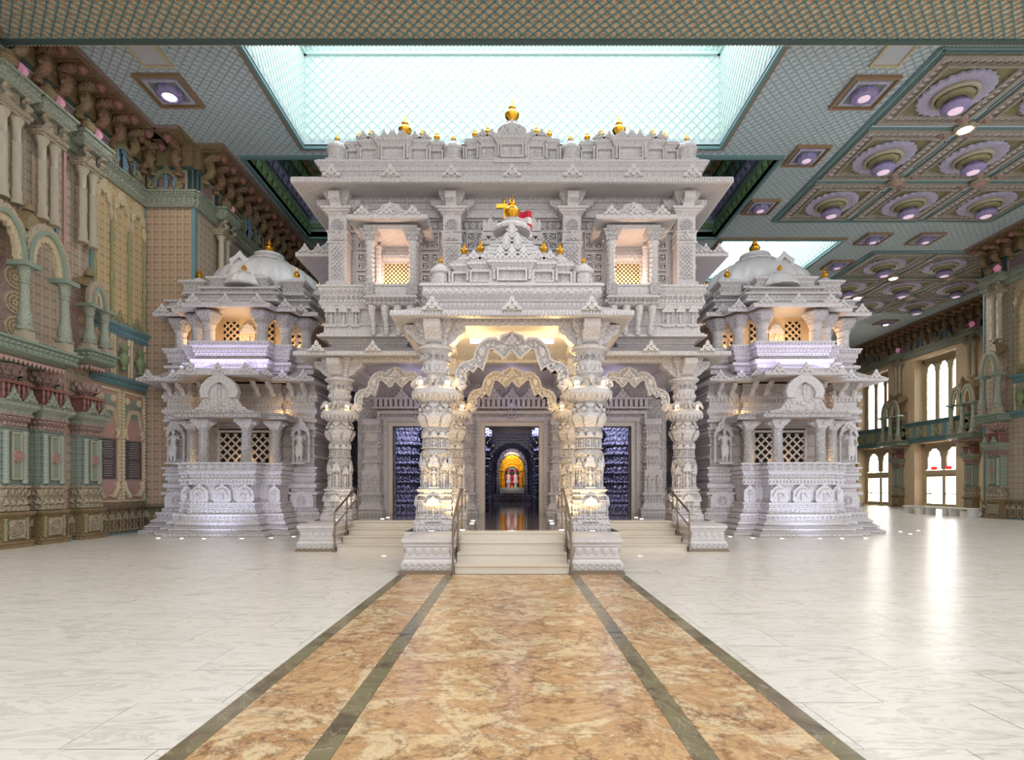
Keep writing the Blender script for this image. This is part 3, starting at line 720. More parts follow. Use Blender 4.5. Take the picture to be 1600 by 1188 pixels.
# ---------- generic wall ornament in a local frame facing -y
def LT(x, y): return TR((x, y, 0)) @ RZ(R(90))       # wall that faces +x
def RT(x, y): return TR((x, y, 0)) @ RZ(R(-90))      # wall that faces -x
def pilaster_proto():
    t_ = thing('wall_pilaster', '', 'pilaster', (0,0,0), 'painted pilasters along the hall walls')
    P = rect(-.40, .40, -.42, .3)
    m = MB(); course(m, P, 0, [('flat',.10,.07), ('tor',.07,.05), ('flat',.60,-.01), ('cyma',.10,0,.08), ('flat',.06,.09)]); d = m.build('dado_block', 'brown', t_)
    m = MB(); m.box(-.24,.24,-.46,-.40,.24,.72); rosette(m, TR((0,-.46,.48)), .22, .03, 8); m.build('dado_panel', 'stone_tan', d)
    for s_ in (-1, 1):
        m = MB(); m.lathe([(.05,.2),(.04,.3),(.05,.5),(.04,.7),(.055,.78)], 8, c=(s_*.31,-.43,0)); m.build('dado_colonette', 'olive', d)
    m = MB(); course(m, P, .95, [('flat',.12,.0), ('petal',.22,-.03,.2,.12), ('scroll',.26,-.03,.2,.10), ('flat',.06,.02)]); m.build('carved_foot', 'stone_tan', t_)
    m = MB(); course(m, rect(-.36,.36,-.36,.3), 1.6, [('flat',.08,.02), ('flat',1.40,-.02), ('flat',.06,.02)])
    for s_ in (-1, 1): m.lathe([(.09,1.66),(.08,1.75),(.075,2.95),(.10,3.03)], 10, c=(s_*.27,-.40,0))
    sh = m.build('shaft', 'sage_print', t_)
    m = MB(); m.box(-.15,.15,-.44,-.34,1.76,2.98); m.build('green_panel', 'green', sh, False)
    m = MB(); trimloop(m, -.11, .11, 1.8, 2.94, 0, .03, .035); m.v = [(x, -.44-z, y) for x, y, z in m.v]; m.build('panel_frame', 'stone_plain', sh, False)
    m = MB(); rosette(m, TR((0,-.46,2.38)), .15, .04, 8); m.build('medallion', 'pink', sh)
    m = MB(); course(m, rect(-.36,.36,-.38,.3), 3.12, [('petal',.16,.0,.12,.08), ('drop',.12,.05,.14,.08), ('flat',.05,.10)]); m.build('capital', 'rose', t_)
    m = MB(); course(m, rect(-.42,.42,-.44,.3), 3.45, [('flat',.08,.02), ('cyma',.12,.02,.12), ('flat',.08,.14), ('tor',.06,.10)])
    for s_ in (-1, 1): antefix(m, TR((s_*.25,-.56,3.78)), .38, .34)
    m.build('entablature', 'sage', t_)
    m = MB(); m.box(-.42,.42,-.48,.3,3.80,3.88); m.box(-.44,.44,-.50,.3,4.22,4.30)
    for k in range(6): m.lathe([(.04,3.88),(.05,3.95),(.025,4.02),(.05,4.12),(.03,4.22)], 7, c=(-.36+.144*k,-.42,0))
    m.box(-.34,.34,-.34,.3,3.88,4.22); m.build('balustrade', 'red_paint', t_)
    m = MB(); m.lathe([(.10,4.30),(.14,4.36),(.28,4.48),(.37,4.62),(.40,4.72)], 48, c=(0,-.16,0), lobes=12, amp=.07); row(m, [(.34*cos(2*PI*q/12),-.16+.34*sin(2*PI*q/12)) for q in range(12)], 0, 4.44, .24, .18, .10, 'petal', True); m.build('lotus_bracket', 'rose', t_)
    # upper order
    for s_ in (-1, 1):
        m = MB(); m.lathe([(.15,8.95),(.16,9.02),(.12,9.1),(.13,9.3),(.105,9.36),(.115,9.9),(.13,9.95),(.11,10.0),(.11,10.5),(.13,10.55),(.10,10.6),(.105,11.0),(.16,11.12),(.17,11.2)], 12, c=(s_*.2,-.24,0), lobes=6, amp=.03)
        m.build('column', 'stone_plain', t_)
    m = MB(); course(m, rect(-.42,.42,-.42,.3), 11.2, [('flat',.07,.0), ('tor',.06,.02), ('flat',.05,.05)])
    for s_ in (-1, 1):
        m.tube([(s_*.3,-.36,11.38),(s_*.3,-.52,11.5),(s_*.3,-.38,11.66),(s_*.3,-.52,11.78)], [.07,.09,.08,.1], 8)
    m.box(-.2,.2,-.34,.3,11.36,11.8); m.build('bracket', 'stone_tan', t_)
    m = MB(); course(m, rect(-.46,.46,-.5,.3), 11.78, [('cyma',.14,.0,.12), ('scroll',.18,.10,.18,.03), ('flat',.07,.16)]); m.build('shelf', 'sage', t_)
    m = MB(); m.lathe([(.08,12.18),(.10,12.2),(.20,12.32),(.22,12.42),(.16,12.54),(.07,12.58),(.09,12.64),(.04,12.68)], 14, c=(-.22,-.42,0), lobes=10, amp=.04); m.build('pot', 'brown', t_)
    m = MB(); m.lathe([(.10,0),(.13,.06),(.09,.12),(.16,.26),(.14,.36),(.05,.46)], 12, c=(.2,-.36,12.18), lobes=6, amp=.08); m.build('crest_lamp', 'lamp_glow_pink', t_)
    return t_
PIL = pilaster_proto(); pil_used = False
def pilaster(x, y, rz, lab):
    global pil_used
    if not pil_used: PIL.location = (x, y, 0); PIL.rotation_euler = (0,0,rz); PIL['label'] = lab; pil_used = True; return PIL
    return copy_tree(PIL, (x, y, 0), rz=rz, label=lab)
ORD = ('first', 'second', 'third', 'fourth', 'fifth', 'sixth')
for k, yy in enumerate((14.35, 15.55, 17.0)): pilaster(WLX, yy, R(90), 'sage and rose pilaster on the panelled wall, %s from the soffit' % ORD[k])
pilaster(WL2X, 21.6, R(90), 'upper pilaster behind the domed shrine on the panelled-wall side')
for k, yy in enumerate((37.3, 44.4, 51.2)): pilaster(WRX, yy, R(-90), 'sage pilaster between the tall windows, %s from the pier' % ORD[k])
pilaster(PIERX, 27.9, R(-90), 'sage and rose pilaster on the pier at the right edge')

# ---- arcaded balconies carried on the pilasters
def balcony(T, w_, n, lab, loc, dp=1.0, zb=4.75, ch=2.0, ah=1.15):
    t_ = thing('arcade_balcony', lab, 'balcony', loc); W2 = w_*n/2
    def B(): return MB(T)
    m = B(); course(m, rect(-W2-.2, W2+.2, -dp-.15, .2), zb, [('slope',.14,-.30,.02), ('drop',.14,.0,.16,.05), ('petal',.12,.02,.16,.05), ('flat',.06,.08)], back=False); m.build('floor_slab', 'green', t_)
    m = B(); row(m, rect(-W2-.2, W2+.2, -dp-.15, .2), -.2, zb-.12, .16, .13, .08, 'drop'); m.build('pink_pendants', 'pink', t_)
    z = zb+.46
    for i in range(n+1):
        cx = -W2+w_*i; c = (cx, -dp+.05, z); q = ch/2.0
        m = B(); m.box(cx-.19, cx+.19, -dp-.14, -dp+.24, z, z+.08); m.box(cx-.14, cx+.14, -dp-.09, -dp+.19, z+.08, z+.30*q)
        co = m.build('column_foot', 'stone_plain', t_)
        m = B(); m.lathe([(.20,.30*q),(.21,.36*q),(.15,.42*q),(.17,.5*q),(.15,.72*q),(.125,.78*q),(.10,1.45*q),(.13,1.48*q),(.13,1.52*q),(.10,1.55*q),(.14,1.7*q),(.13,1.8*q),(.17,1.88*q)], 14, c=c, lobes=8, amp=.025); m.build('column', 'sage', t_)
        m = B(); m.box(cx-.24, cx+.24, -dp-.19, -dp+.3, z+1.88*q, z+2.0*q); m.build('abacus', 'green', t_, False)
    z2 = z+ch
    for i in range(n):
        cx = -W2+w_*(i+.5); r = w_*.5-.02
        out = [(cx+p[0], p[1]) for p in arch_pts(r, 0, z2, z2+ah*.92, 1, 24, 0)]; mid = [(cx+p[0], p[1]) for p in arch_pts(r-.10, 0, z2, z2+ah*.92-.10, 1, 24, 0)]; inn = [(cx+p[0], p[1]) for p in arch_pts(r-.22, 0, z2, z2+ah*.92-.22, 9, 24, .12)]
        m = B(); m.strip(out, mid, -dp-.06, -dp+.16); a = m.build('arch', 'green', t_)
        m = B(); m.strip(mid, inn, -dp-.0, -dp+.12); m.build('cusped_trim', 'cream_carved', a)
        m = B(); crest = [(cx+p[0]*1.0, p[1]) for p in arch_pts(r+.17, 0, z2, z2+ah*.92+.2, 13, 24, .04)]; m.strip(crest, out, -dp-.02, -dp+.08); m.build('crest', 'stone_tan', a)
        m = B(); m.add([(cx-r,-dp,z2+ah*.75),(cx+r,-dp,z2+ah*.75),(cx+r,.1,z2+ah*1.15),(cx-r,.1,z2+ah*1.15),(cx,-dp*.5,z2+ah*1.45)], [(0,1,4),(1,2,4),(2,3,4),(3,0,4)])
        m.lathe([(.14,0),(.12,.1),(.05,.2),(.02,.3)], 10, c=(cx,-dp*.5,z2+ah*1.40)); m.build('canopy', 'brown', t_)
        m = B(); m.box(cx-w_*.38, cx+w_*.38, -.12, .05, z+.1, z2+.3); pn = m.build('back_panel', 'rose', t_, False)
        for k in range(3):
            m = B(); rosette(m, TR((cx, -.12, z+.55+.66*k*ch/2)), .3*min(1, w_/1.25), .04, 10); m.build('filigree', 'cream_carved', pn)
    return t_
balcony(LT(WLX, 14.0), 1.25, 2, 'large sage balcony with cusped arches on the panelled wall', (WLX, 14.0, 0), 1.0)
balcony(LT(WLX, 16.95), .62, 1, 'small one-arch sage balcony on the panelled wall', (WLX, 16.95, 0), .62, 5.2, 1.35, .7)
for k, yy in enumerate((37.3, 44.4)): balcony(RT(WRX, yy), .9, 2, 'sage balcony with two arches between the tall windows, %s from the pier' % ORD[k], (WRX, yy, 0), .9)
balcony(RT(PIERX, 27.9), .9, 1, 'sage one-arch balcony on the pier', (PIERX, 27.9, 0), .6)

# ---- dado, string courses, friezes as wall trim
def wall_trim(n, T, L, wall_m='dado_print', low=True, friezes=(), mid=True):
    """trim along local x from 0 to L"""
    P = rect(0, L, -.12, .1)
    root = thing('trim_%d' % n, 'painted cornice trim', None, kind='structure'); del root['label']
    if low:
        m = MB(T); course(m, P, 0, [('flat',.08,.05), ('flat',.72,0), ('cyma',.08,0,.07), ('flat',.05,.08)]); m.build('dado', wall_m, root)
        m = MB(T); k = max(1, round(L/.33))
        for i in range(k): niche(m, TR((L*(i+.5)/k, -.12, .14)), .24, .6, .04, False)
        m.build('dado_ornament', 'stone_tan', root)
        m = MB(T); row(m, rect(0, L, -.17, .1), 0, .0, .08, .12, .02, 'petal'); m.build('dado_edge', 'teal', root)
    m = MB(T); course(m, rect(0, L, -.10, .1), 11.6, [('slope',.12,0,.08), ('scroll',.16,.06,.18,.03), ('cyma',.1,.06,.16), ('dent',.08,.14,.12,.04), ('flat',.06,.2)]); m.build('string_course', 'sage', root)
    m = MB(T); k = max(1, round(L/1.25))
    m.box(0, L, -.06, .1, 12.12, 12.95)
    for i in range(k+1):
        u = min(max(L*i/k, .1), L-.1)
        for e in (-.09, .09): m.lathe([(.05,12.15),(.045,12.3),(.05,12.5),(.045,12.7),(.06,12.9)], 8, c=(u+e,-.1,0))
    m.box(0, L, -.16, .1, 12.88, 13.0); m.box(0, L, -.14, .1, 12.10, 12.17); fz = m.build('frieze', 'teal_dark', root)
    for i in range(k):
        a, b = L*i/k+.24, L*(i+1)/k-.24
        if b-a < .2: continue
        m = MB(T); m.box(a, b, -.1, -.05, 12.26, 12.82); m.build('frieze_panel', 'mauve' if i % 2 else 'rose', fz, False)
        m = MB(T); trimloop(m, a, b, 12.26, 12.82, 0, .05, .06); m.v = m.v
        m2 = MB(T); trimloop(m2, a, b, 12.26, 12.82, .08, .15, .05); m2.v = []; m2.f = []
        q = MB()
        trimloop(q, a, b, 12.26, 12.82, .08, .15, .05); m2.add([(x, -z, y) for x, y, z in q.v], q.f); m2.build('panel_frame', 'stone_plain', fz, False)
    # corbels
    k = max(1, round(L/.72))
    for i in range(k):
        u = L*(i+.5)/k; m = MB(T @ TR((u,0,0)))
        m.tube([(0,-.1,12.9),(0,-.24,12.9),(0,-.36,12.98),(0,-.42,13.1),(0,-.40,13.24),(0,-.28,13.34),(0,-.22,13.44),(0,-.30,13.56),(0,-.5,13.62),(0,-.70,13.62),(0,-.85,13.70)], [.08,.12,.14,.16,.15,.11,.12,.14,.15,.11,.13], 10)
        for q in (-1, 1): m.ball((q*.15,-.40,13.14), .07, 7, 5); m.ball((q*.13,-.62,13.6), .06, 7, 5)
        m.ball((0,-.36,13.28), .17, 8, 6, (.8,1,1.2)); m.lathe([(.12,12.62),(.15,12.7),(.1,12.8),(.13,12.92)], 10, c=(0,-.2,0))
        m.box(-.2,.2,-.95,0,13.7,13.8); c = m.build('corbel', 'corbel_tan' if i % 3 else 'brown', root)
        m = MB(T @ TR((u,0,0))); m.lathe([(.02,13.42),(.07,13.46),(.15,13.56),(.13,13.66),(.08,13.7)], 10, c=(0,-.86,0)); m.build('pendant', 'red_paint', c)
    m = MB(T); course(m, rect(0, L, -.98, .1), 13.74, [('flat',.06,0), ('slope',.1,.02,.06)]); m.box(0, L, -.2, .1, 13.0, 13.74); m.build('corona', 'brown', root)
    m = MB(T); m.box(0, L, -1.07, -1.0, 13.80, 13.89); m.build('corona_edge', 'rose', root, False)
    return root
wall_trim(1, LT(WLX, 12.0), JUTY-12.0)
wall_trim(2, TR((WLX, JUTY, 0)), WL2X-WLX)
wall_trim(3, LT(WL2X, JUTY), 20, low=False)
wall_trim(4, RT(WRX, 52), 52-PIERY, low=False)
wall_trim(5, RT(PIERX, PIERY), 8)

# ---- panels with inscriptions, urn frieze and blind arcade on the panelled wall
def urn(mb, T, s_=1):
    mb.lathe([(.12,0),(.14,.05),(.07,.12),(.20,.3),(.22,.42),(.12,.55),(.16,.6),(.10,.62)], 14, T=T @ SC(s_, s_*.7, s_))
    for a in (-.7, -.35, 0, .35, .7):
        mb.tube([(0,0,.6),(.12*sin(a),-.04,.72),(.30*sin(a),-.06,.85)], [.03,.06,.02], 6, T=T @ SC(s_, s_*.7, s_))
def panel_bay(T, L, lab0, tablets=True, low=True):
    """inscribed panels below, urn frieze in the middle, blind arcade above; local x 0..L"""
    k = max(2, round(L/1.25)); pw = L/k
    if low:
        for i in range(k):
            u = pw*(i+.5); loc = tuple(T @ Vector((u, 0, 0)))
            t_ = thing('inscription_panel', lab0 % ORD[i], 'wall panel', loc); hw = pw*.40
            m = MB(T @ TR((u,0,0))); q = MB(); trimloop(q, -hw, hw, 1.15, 4.75, .0, .10, .07); m.add([(x,-z,y) for x,y,z in q.v], q.f)
            for s_ in (-1, 1):
                for zz in range(30): m.ball((s_*(hw+.03), -.1, 1.2+zz*.12), .05, 6, 4)
            m.build('rope_frame', 'cream', t_)
            m = MB(T @ TR((u,0,0))); m.box(-hw, hw, -.04, 0, 1.15, 4.75); m.build('backing', 'pink', t_, False)
            m = MB(T @ TR((u,0,0))); m.box(-hw*.8, hw*.8, -.055, -.03, 3.9, 4.6); m.build('green_field', 'green', t_, False)
            m = MB(T @ TR((u,0,0))); a = arch_pts(hw*.78, 0, 3.55, 4.15, 3, 16, .12); m.strip([(x*1.2, 3.5+(z-3.5)*1.25) for x, z in a], a, -.13, -.02)
            m.build('arch_surround', 'cream_carved', t_)
            for s_ in (-1, 1):
                m = MB(T @ TR((u,0,0))); m.tube([(s_*hw*.85,-.06,3.55),(s_*hw*.95,-.1,3.35),(s_*hw*.7,-.1,3.2)], [.09,.08,.04], 7); m.build('scroll', 'cream_carved', t_)
                m = MB(T @ TR((u,0,0))); m.tube([(s_*hw*.9,-.06,1.75),(s_*hw*.9,-.1,1.55),(s_*hw*.45,-.1,1.25),(s_*hw*.15,-.1,1.3)], [.09,.09,.08,.05], 7); m.build('foot_scroll', 'cream_carved', t_)
                m = MB(T @ TR((u,0,0))); m.ball((s_*hw*.6,-.06,4.5), .14, 8, 5, (1,.6,1)); m.build('corner_leaf', 'cream_carved', t_)
            if tablets:
                m = MB(T @ TR((u,0,0))); m.box(-hw*.74, hw*.74, -.09, -.03, 1.85, 3.15); tb = m.build('tablet', 'slate', t_, False)
                m = MB(T @ TR((u,0,0)))
                for r_ in range(15):
                    if r_ in (7,): continue
                    z = 3.05-r_*.08; f_ = random.uniform(.45, .95)*hw*.62; x = -f_
                    while x < f_:
                        w_ = random.uniform(.03, .09); m.box(x, min(x+w_, f_), -.094, -.088, z, z+.022); x += w_+.018
                m.build('inscription', 'letters', tb, False, kind='stuff')
    # frieze of urns
    fr = thing('urn_frieze', 'row of green urn reliefs between turquoise mouldings ' + ('on the panelled wall' if T.translation.x < 0 else 'on the pier'), 'frieze', tuple(T @ Vector((L/2, 0, 5))))
    m = MB(T); course(m, rect(0, L, -.08, 0), 4.95, [('flat',.06,.0), ('dent',.10,.02,.13,.05), ('cyma',.1,.02,.12), ('flat',.05,.13)]); m.build('lower_moulding', 'teal', fr)
    m = MB(T); course(m, rect(0, L, -.08, 0), 6.62, [('flat',.06,.02), ('scroll',.16,.04,.16,.04), ('cyma',.1,.04,.16), ('flat',.06,.17)]); m.build('upper_moulding', 'teal', fr)
    kk = max(2, round(L/.85)); pw = L/kk
    for i in range(kk):
        u = pw*(i+.5); m = MB(T @ TR((u,0,0))); m.box(-pw/2, pw/2, -.05, 0, 5.25, 6.62); pn = m.build('urn_panel', 'stone_tan', fr, False)
        m = MB(T @ TR((u,-.17,5.5))); urn(m, Matrix.Identity(4), 1.0); m.build('urn', 'leaf_green', pn)
        for s_ in (-1, 1):
            m = MB(T @ TR((u,0,0))); m.lathe([(.05,5.3),(.04,5.5),(.05,6),(.04,6.4),(.06,6.6)], 8, c=(s_*(pw/2-.07),-.09,0)); m.build('colonette', 'cream', pn)
    # blind arcade
    ar = thing('blind_arcade', 'gilded blind arcade of slender shafts ' + ('above the urn frieze on the panelled wall' if T.translation.x < 0 else 'on the pier'), 'arcade', tuple(T @ Vector((L/2, 0, 7))))
    m = MB(T); m.box(0, L, -.03, 0, 7.0, 11.6); m.build('field', 'wallpaper_gold', ar, False)
    kk = max(2, round(L/.85)); pw = L/kk
    for i in range(kk+1):
        u = min(max(pw*i, .06), L-.06); m = MB(T @ TR((u,-.06,0)))
        m.lathe([(.07,7.05),(.08,7.2),(.05,7.35),(.045,8.2),(.075,8.3),(.075,8.6),(.045,8.7),(.04,9.6),(.08,9.7),(.08,9.95),(.04,10.05),(.05,10.6),(.09,10.8)], 8); m.build('shaft', 'olive', ar)
    for i in range(kk):
        u = pw*(i+.5); m = MB(T @ TR((u,-.02,0))); a = arch_pts(pw*.42, 0, 10.3, 11.15, 5, 20, .16); m.strip([(x/.84, max(z, 10.3)+.22+.25*(1-abs(x)/(pw*.5))) for x, z in a], a, -.1, 0); m.build('cusped_arch', 'cream_carved', ar)
        m = MB(T @ TR((u,-.02,0))); antefix(m, TR((0,0,7.02)), pw*.8, .5); m.build('foot_crest', 'olive', ar)
panel_bay(LT(WLX, 17.45), JUTY-17.5, 'tall framed panel with a dark inscribed tablet, %s from the balconies')
panel_bay(RT(PIERX, 27.1), 2.6, '', low=False)
# urn frieze band under the far windows
m = MB(RT(WRX, 52)); course(m, rect(0, 23, -.08, .05), 5.0, [('flat',.06,.0), ('dent',.10,.02,.2,.05), ('cyma',.1,.02,.12), ('flat',.05,.13), ('flat',.95,0), ('scroll',.12,.02,.2,.04), ('cyma',.1,.04,.16), ('flat',.06,.17)]); band = struct('trim_6', m, 'teal')
for k in range(14):
    u = 1.0+k*1.5; m = MB(RT(WRX, 52) @ TR((u,-.1,5.35)) @ SC(1,1,.85)); m.box(-.55,.55,-.02,.02,0,1.0); pn = m.build('urn_panel', 'stone_tan', band, False)
    m = MB(RT(WRX, 52) @ TR((u,-.16,5.4))); urn(m, Matrix.Identity(4), .95); m.build('urn', 'leaf_green', pn)
# figure pediments in the upper frieze
def pediment(T, lab, s_=1.0):
    loc = tuple(T.translation); t_ = thing('figure_pediment', lab, 'relief', loc)
    m = MB(T @ SC(s_,s_,s_)); a = arch_pts(.5, 0, 0, .75, 1, 20, 0); m.strip([(x*1.25, z*1.25) for x, z in a], a, -.14, 0)
    for k in (-1, 1): m.tube([(k*.5,-.1,.05),(k*.75,-.14,.15),(k*.62,-.14,.35),(k*.85,-.1,.3)], [.1,.1,.07,.05], 8)
    antefix(m, TR((0,-.02,.9)), .4, .35); m.build('arch_scroll', 'olive', t_)
    m = MB(T @ SC(s_,s_,s_)); figure(m, TR((0,-.1,0)), .85, 8, 0); figure(m, TR((.42,-.16,.1)), .5, 8, 1); figure(m, TR((-.42,-.16,.1)), .5, 8, 0); m.build('figures', 'blue_paint', t_)
m = MB(); m.box(WLX, WLX+.12, 17.6, 19.6, 12.2, 12.9); m.build('pink_field', 'mauve', wl1, False)
pediment(LT(WLX+.16, 18.6) @ TR((0,0,12.12)), 'blue figures in an olive scroll pediment high on the panelled wall', .95)
pediment(TR((-12.3, JUTY-.14, 12.12)), 'blue figure in an arched niche on the corner of the panelled wall', .8)
pediment(LT(WL2X+.16, 23.6) @ TR((0,0,12.12)), 'blue figures in an arched pediment behind the domed shrine', 1.1)
for k, yy in enumerate((41.9, 39.6, 47.9)): pediment(RT(WRX-.16, yy) @ TR((0,0,12.12)), 'olive figure pediment over the tall windows, %s from the pier' % ('second', 'first', 'third')[k], .9)
# cyan edge strips on the wall corners
m = MB(); m.box(WL2X-.1, WL2X+.03, JUTY-.03, JUTY+.1, .9, 11.6); m.box(WLX, WLX+.05, JUTY-.06, JUTY, .9, 11.6); m.build('corner_strip', 'teal', wlr, False)
m = MB(); m.box(PIERX-.03, PIERX+.06, PIERY-.06, PIERY+.03, .9, 11.6); m.build('corner_strip', 'teal', wpier, False)
# benches in front of the window wall
for k, yy in enumerate((29.6, 31.3, 33.0)):
    p = (24.0, yy, 0); t_ = thing('bench', 'long white bench in front of the glass doors, %s from the pier' % ORD[k], 'bench', p)
    m = MB(TR(p)); m.box(-.28,.28,-.82,.82,.40,.48); m.build('seat', 'door_white', t_, False)
    for s_ in (-1, 1): m = MB(TR(p)); m.box(-.25,.25,s_*.62-.07,s_*.62+.07,0,.40); m.build('leg', 'door_white', t_, False)
p = (27.5, 45.5, 0); t_ = thing('bench', 'long white bench beside the window-side shrine', 'bench', p)
m = MB(TR(p)); m.box(-1.1,1.1,-.25,.25,.40,.48); m.build('seat', 'door_white', t_, False)
for s_ in (-1, 1): m = MB(TR(p)); m.box(s_*.9-.07,s_*.9+.07,-.22,.22,0,.4); m.build('leg', 'door_white', t_, False)

# daylight that falls through the tall windows and doors
for y0, y1, z0, z1 in WIN:
    area('window_daylight', (WRX+1.15, (y0+y1)/2, (z0+z1)/2), (y1-y0-.4, z1-z0-.4), 900, (1, .98, .94), (R(90), 0, R(90)))
# ================================================================== MAIN SHRINE
PODZ = .66; PX1, PX2, YF, YH = 1.67, 4.85, 12.2, 15.7      # pillar rows
SIDE = {-1: 'panelled-wall side', 1: 'window side'}
def MX(sx): return SC(sx, 1, 1)
# ---- podium
t_ = thing('podium', 'low polished marble podium under the white shrine', 'podium', (0, 15, 0))
m = MB(); course(m, [(-2.2,11.36),(2.2,11.36),(2.2,15.08),(5.5,15.08),(5.5,42),(-5.5,42),(-5.5,15.08),(-2.2,15.08)], 0, [('flat',.12,.0), ('flat',.5,0), ('flat',.034,.0)]); m.build('body', 'marble_step', t_)
m = MB(); m.add([(-2.19,11.37,PODZ),(2.19,11.37,PODZ),(2.19,15.09,PODZ),(5.49,15.09,PODZ),(5.49,41.9,PODZ),(-5.49,41.9,PODZ),(-5.49,15.09,PODZ),(-2.19,15.09,PODZ)], [tuple(range(8))]); m.build('polished_floor', 'podium_floor', t_, False)
# ---- stairs
def stairs(x0, x1, y0, td, lab):
    t_ = thing('staircase', lab, 'stairs', ((x0+x1)/2, y0, 0))
    for i in range(3):
        m = MB(); z = .165*(i+1); y = y0+td*i; ye = y0+td*3
        m.box(x0, x1, y+.03, y+td+.03 if i < 2 else ye, .165*i, z-.03); m.box(x0, x1, y, y+td+.03 if i < 2 else ye, z-.03, z); m.build('step', 'marble_step', t_, False)
    m = MB(); m.box(x0, x1, y0+td*3, y0+td*3+.3, .495, PODZ-.002); m.box(x0, x1, y0+td*3-.03, y0+td*3+.3, PODZ-.034, PODZ+.004); m.build('step', 'marble_step', t_, False)
stairs(-1.035, 1.035, 10.02, .45, 'cream marble steps at the end of the golden path')
for sx in (-1, 1): stairs(min(sx*4.28, sx*2.25), max(sx*4.28, sx*2.25), 13.57, .5, 'cream marble steps beside the porch on the %s' % SIDE[sx])
# ---- pedestals flanking the stairs
def pedestal(x0, x1, y0, y1, lab):
    t_ = thing('pedestal', lab, 'pedestal', ((x0+x1)/2, y0, 0)); P = rect(x0, x1, y0, y1)
    m = MB(); course(m, P, 0, [('flat',.03,.05), ('flat',.04,.02)]); m.build('foot', 'bronze', t_)
    m = MB(); z = course(m, P, .07, [('scroll',.15,.0,.13,.03), ('cyma',.06,.0,-.05), ('flat',.03,-.03)]); m.build('lower_band', 'marble_smooth', t_)
    m = MB(); z = course(m, P, z, [('drop',.19,-.05,.15,.05), ('flat',.03,-.02)]); m.build('lotus_band', 'marble_smooth', t_)
    m = MB(); z = course(m, P, z, [('cyma',.04,-.03,.0), ('flat',.065,.01), ('slope',.035,.01,-.04)])
    for k in (-1, 0, 1): m.ball(((x0+x1)/2+k*.12, y0-.0, z-.09), .05, 8, 5, (1,.5,.6))
    m.build('cap', 'marble_smooth', t_)
for sx in (-1, 1):
    pedestal(min(sx*1.98, sx*1.08), max(sx*1.98, sx*1.08), 10.02, 11.34, 'carved marble pedestal at the foot of the central steps, %s' % SIDE[sx])
    pedestal(min(sx*5.23, sx*4.33), max(sx*5.23, sx*4.33), 13.55, 15.05, 'carved marble pedestal at the outer steps, %s' % SIDE[sx])
# ---- handrails
def handrail(x, y0, dy, lab):
    t_ = thing('handrail', lab, 'handrail', (x, y0, 0))
    pts = [(x, y0, .96), (x, y0+dy, 1.52), (x, y0+dy+.35, 1.52)]
    m = MB(); m.tube([(x, y0, .93)]+pts+[(x, y0+dy+.35, 1.45)], .024, 8); m.build('rail', 'bronze', t_)
    m = MB(); m.tube([(x, y0, .62), (x, y0+dy, 1.18), (x, y0+dy+.35, 1.18)], .014, 8); m.build('mid_rail', 'bronze', t_)
    for f_, zb in ((0, 0), (.58, .33), (1, PODZ)):
        y = y0+dy*f_+(.3 if f_ == 1 else 0); zt = .96+.56*min(1, f_)
        m = MB(); m.tube([(x, y, zb+.01), (x, y, zt)], .02, 8); po = m.build('post', 'bronze', t_)
        m = MB(); m.lathe([(.05,0),(.05,.015),(.03,.02)], 12, c=(x, y, zb)); m.build('flange', 'bronze', po)
for sx in (-1, 1):
    handrail(sx*1.055, 9.96, 1.5, 'bronze handrail at the central steps, %s' % SIDE[sx])
    handrail(sx*4.30, 13.5, 1.7, 'bronze handrail on the outer edge of the side steps, %s' % SIDE[sx])
    handrail(sx*2.29, 13.5, 1.7, 'bronze handrail beside the porch pillar, %s' % SIDE[sx])

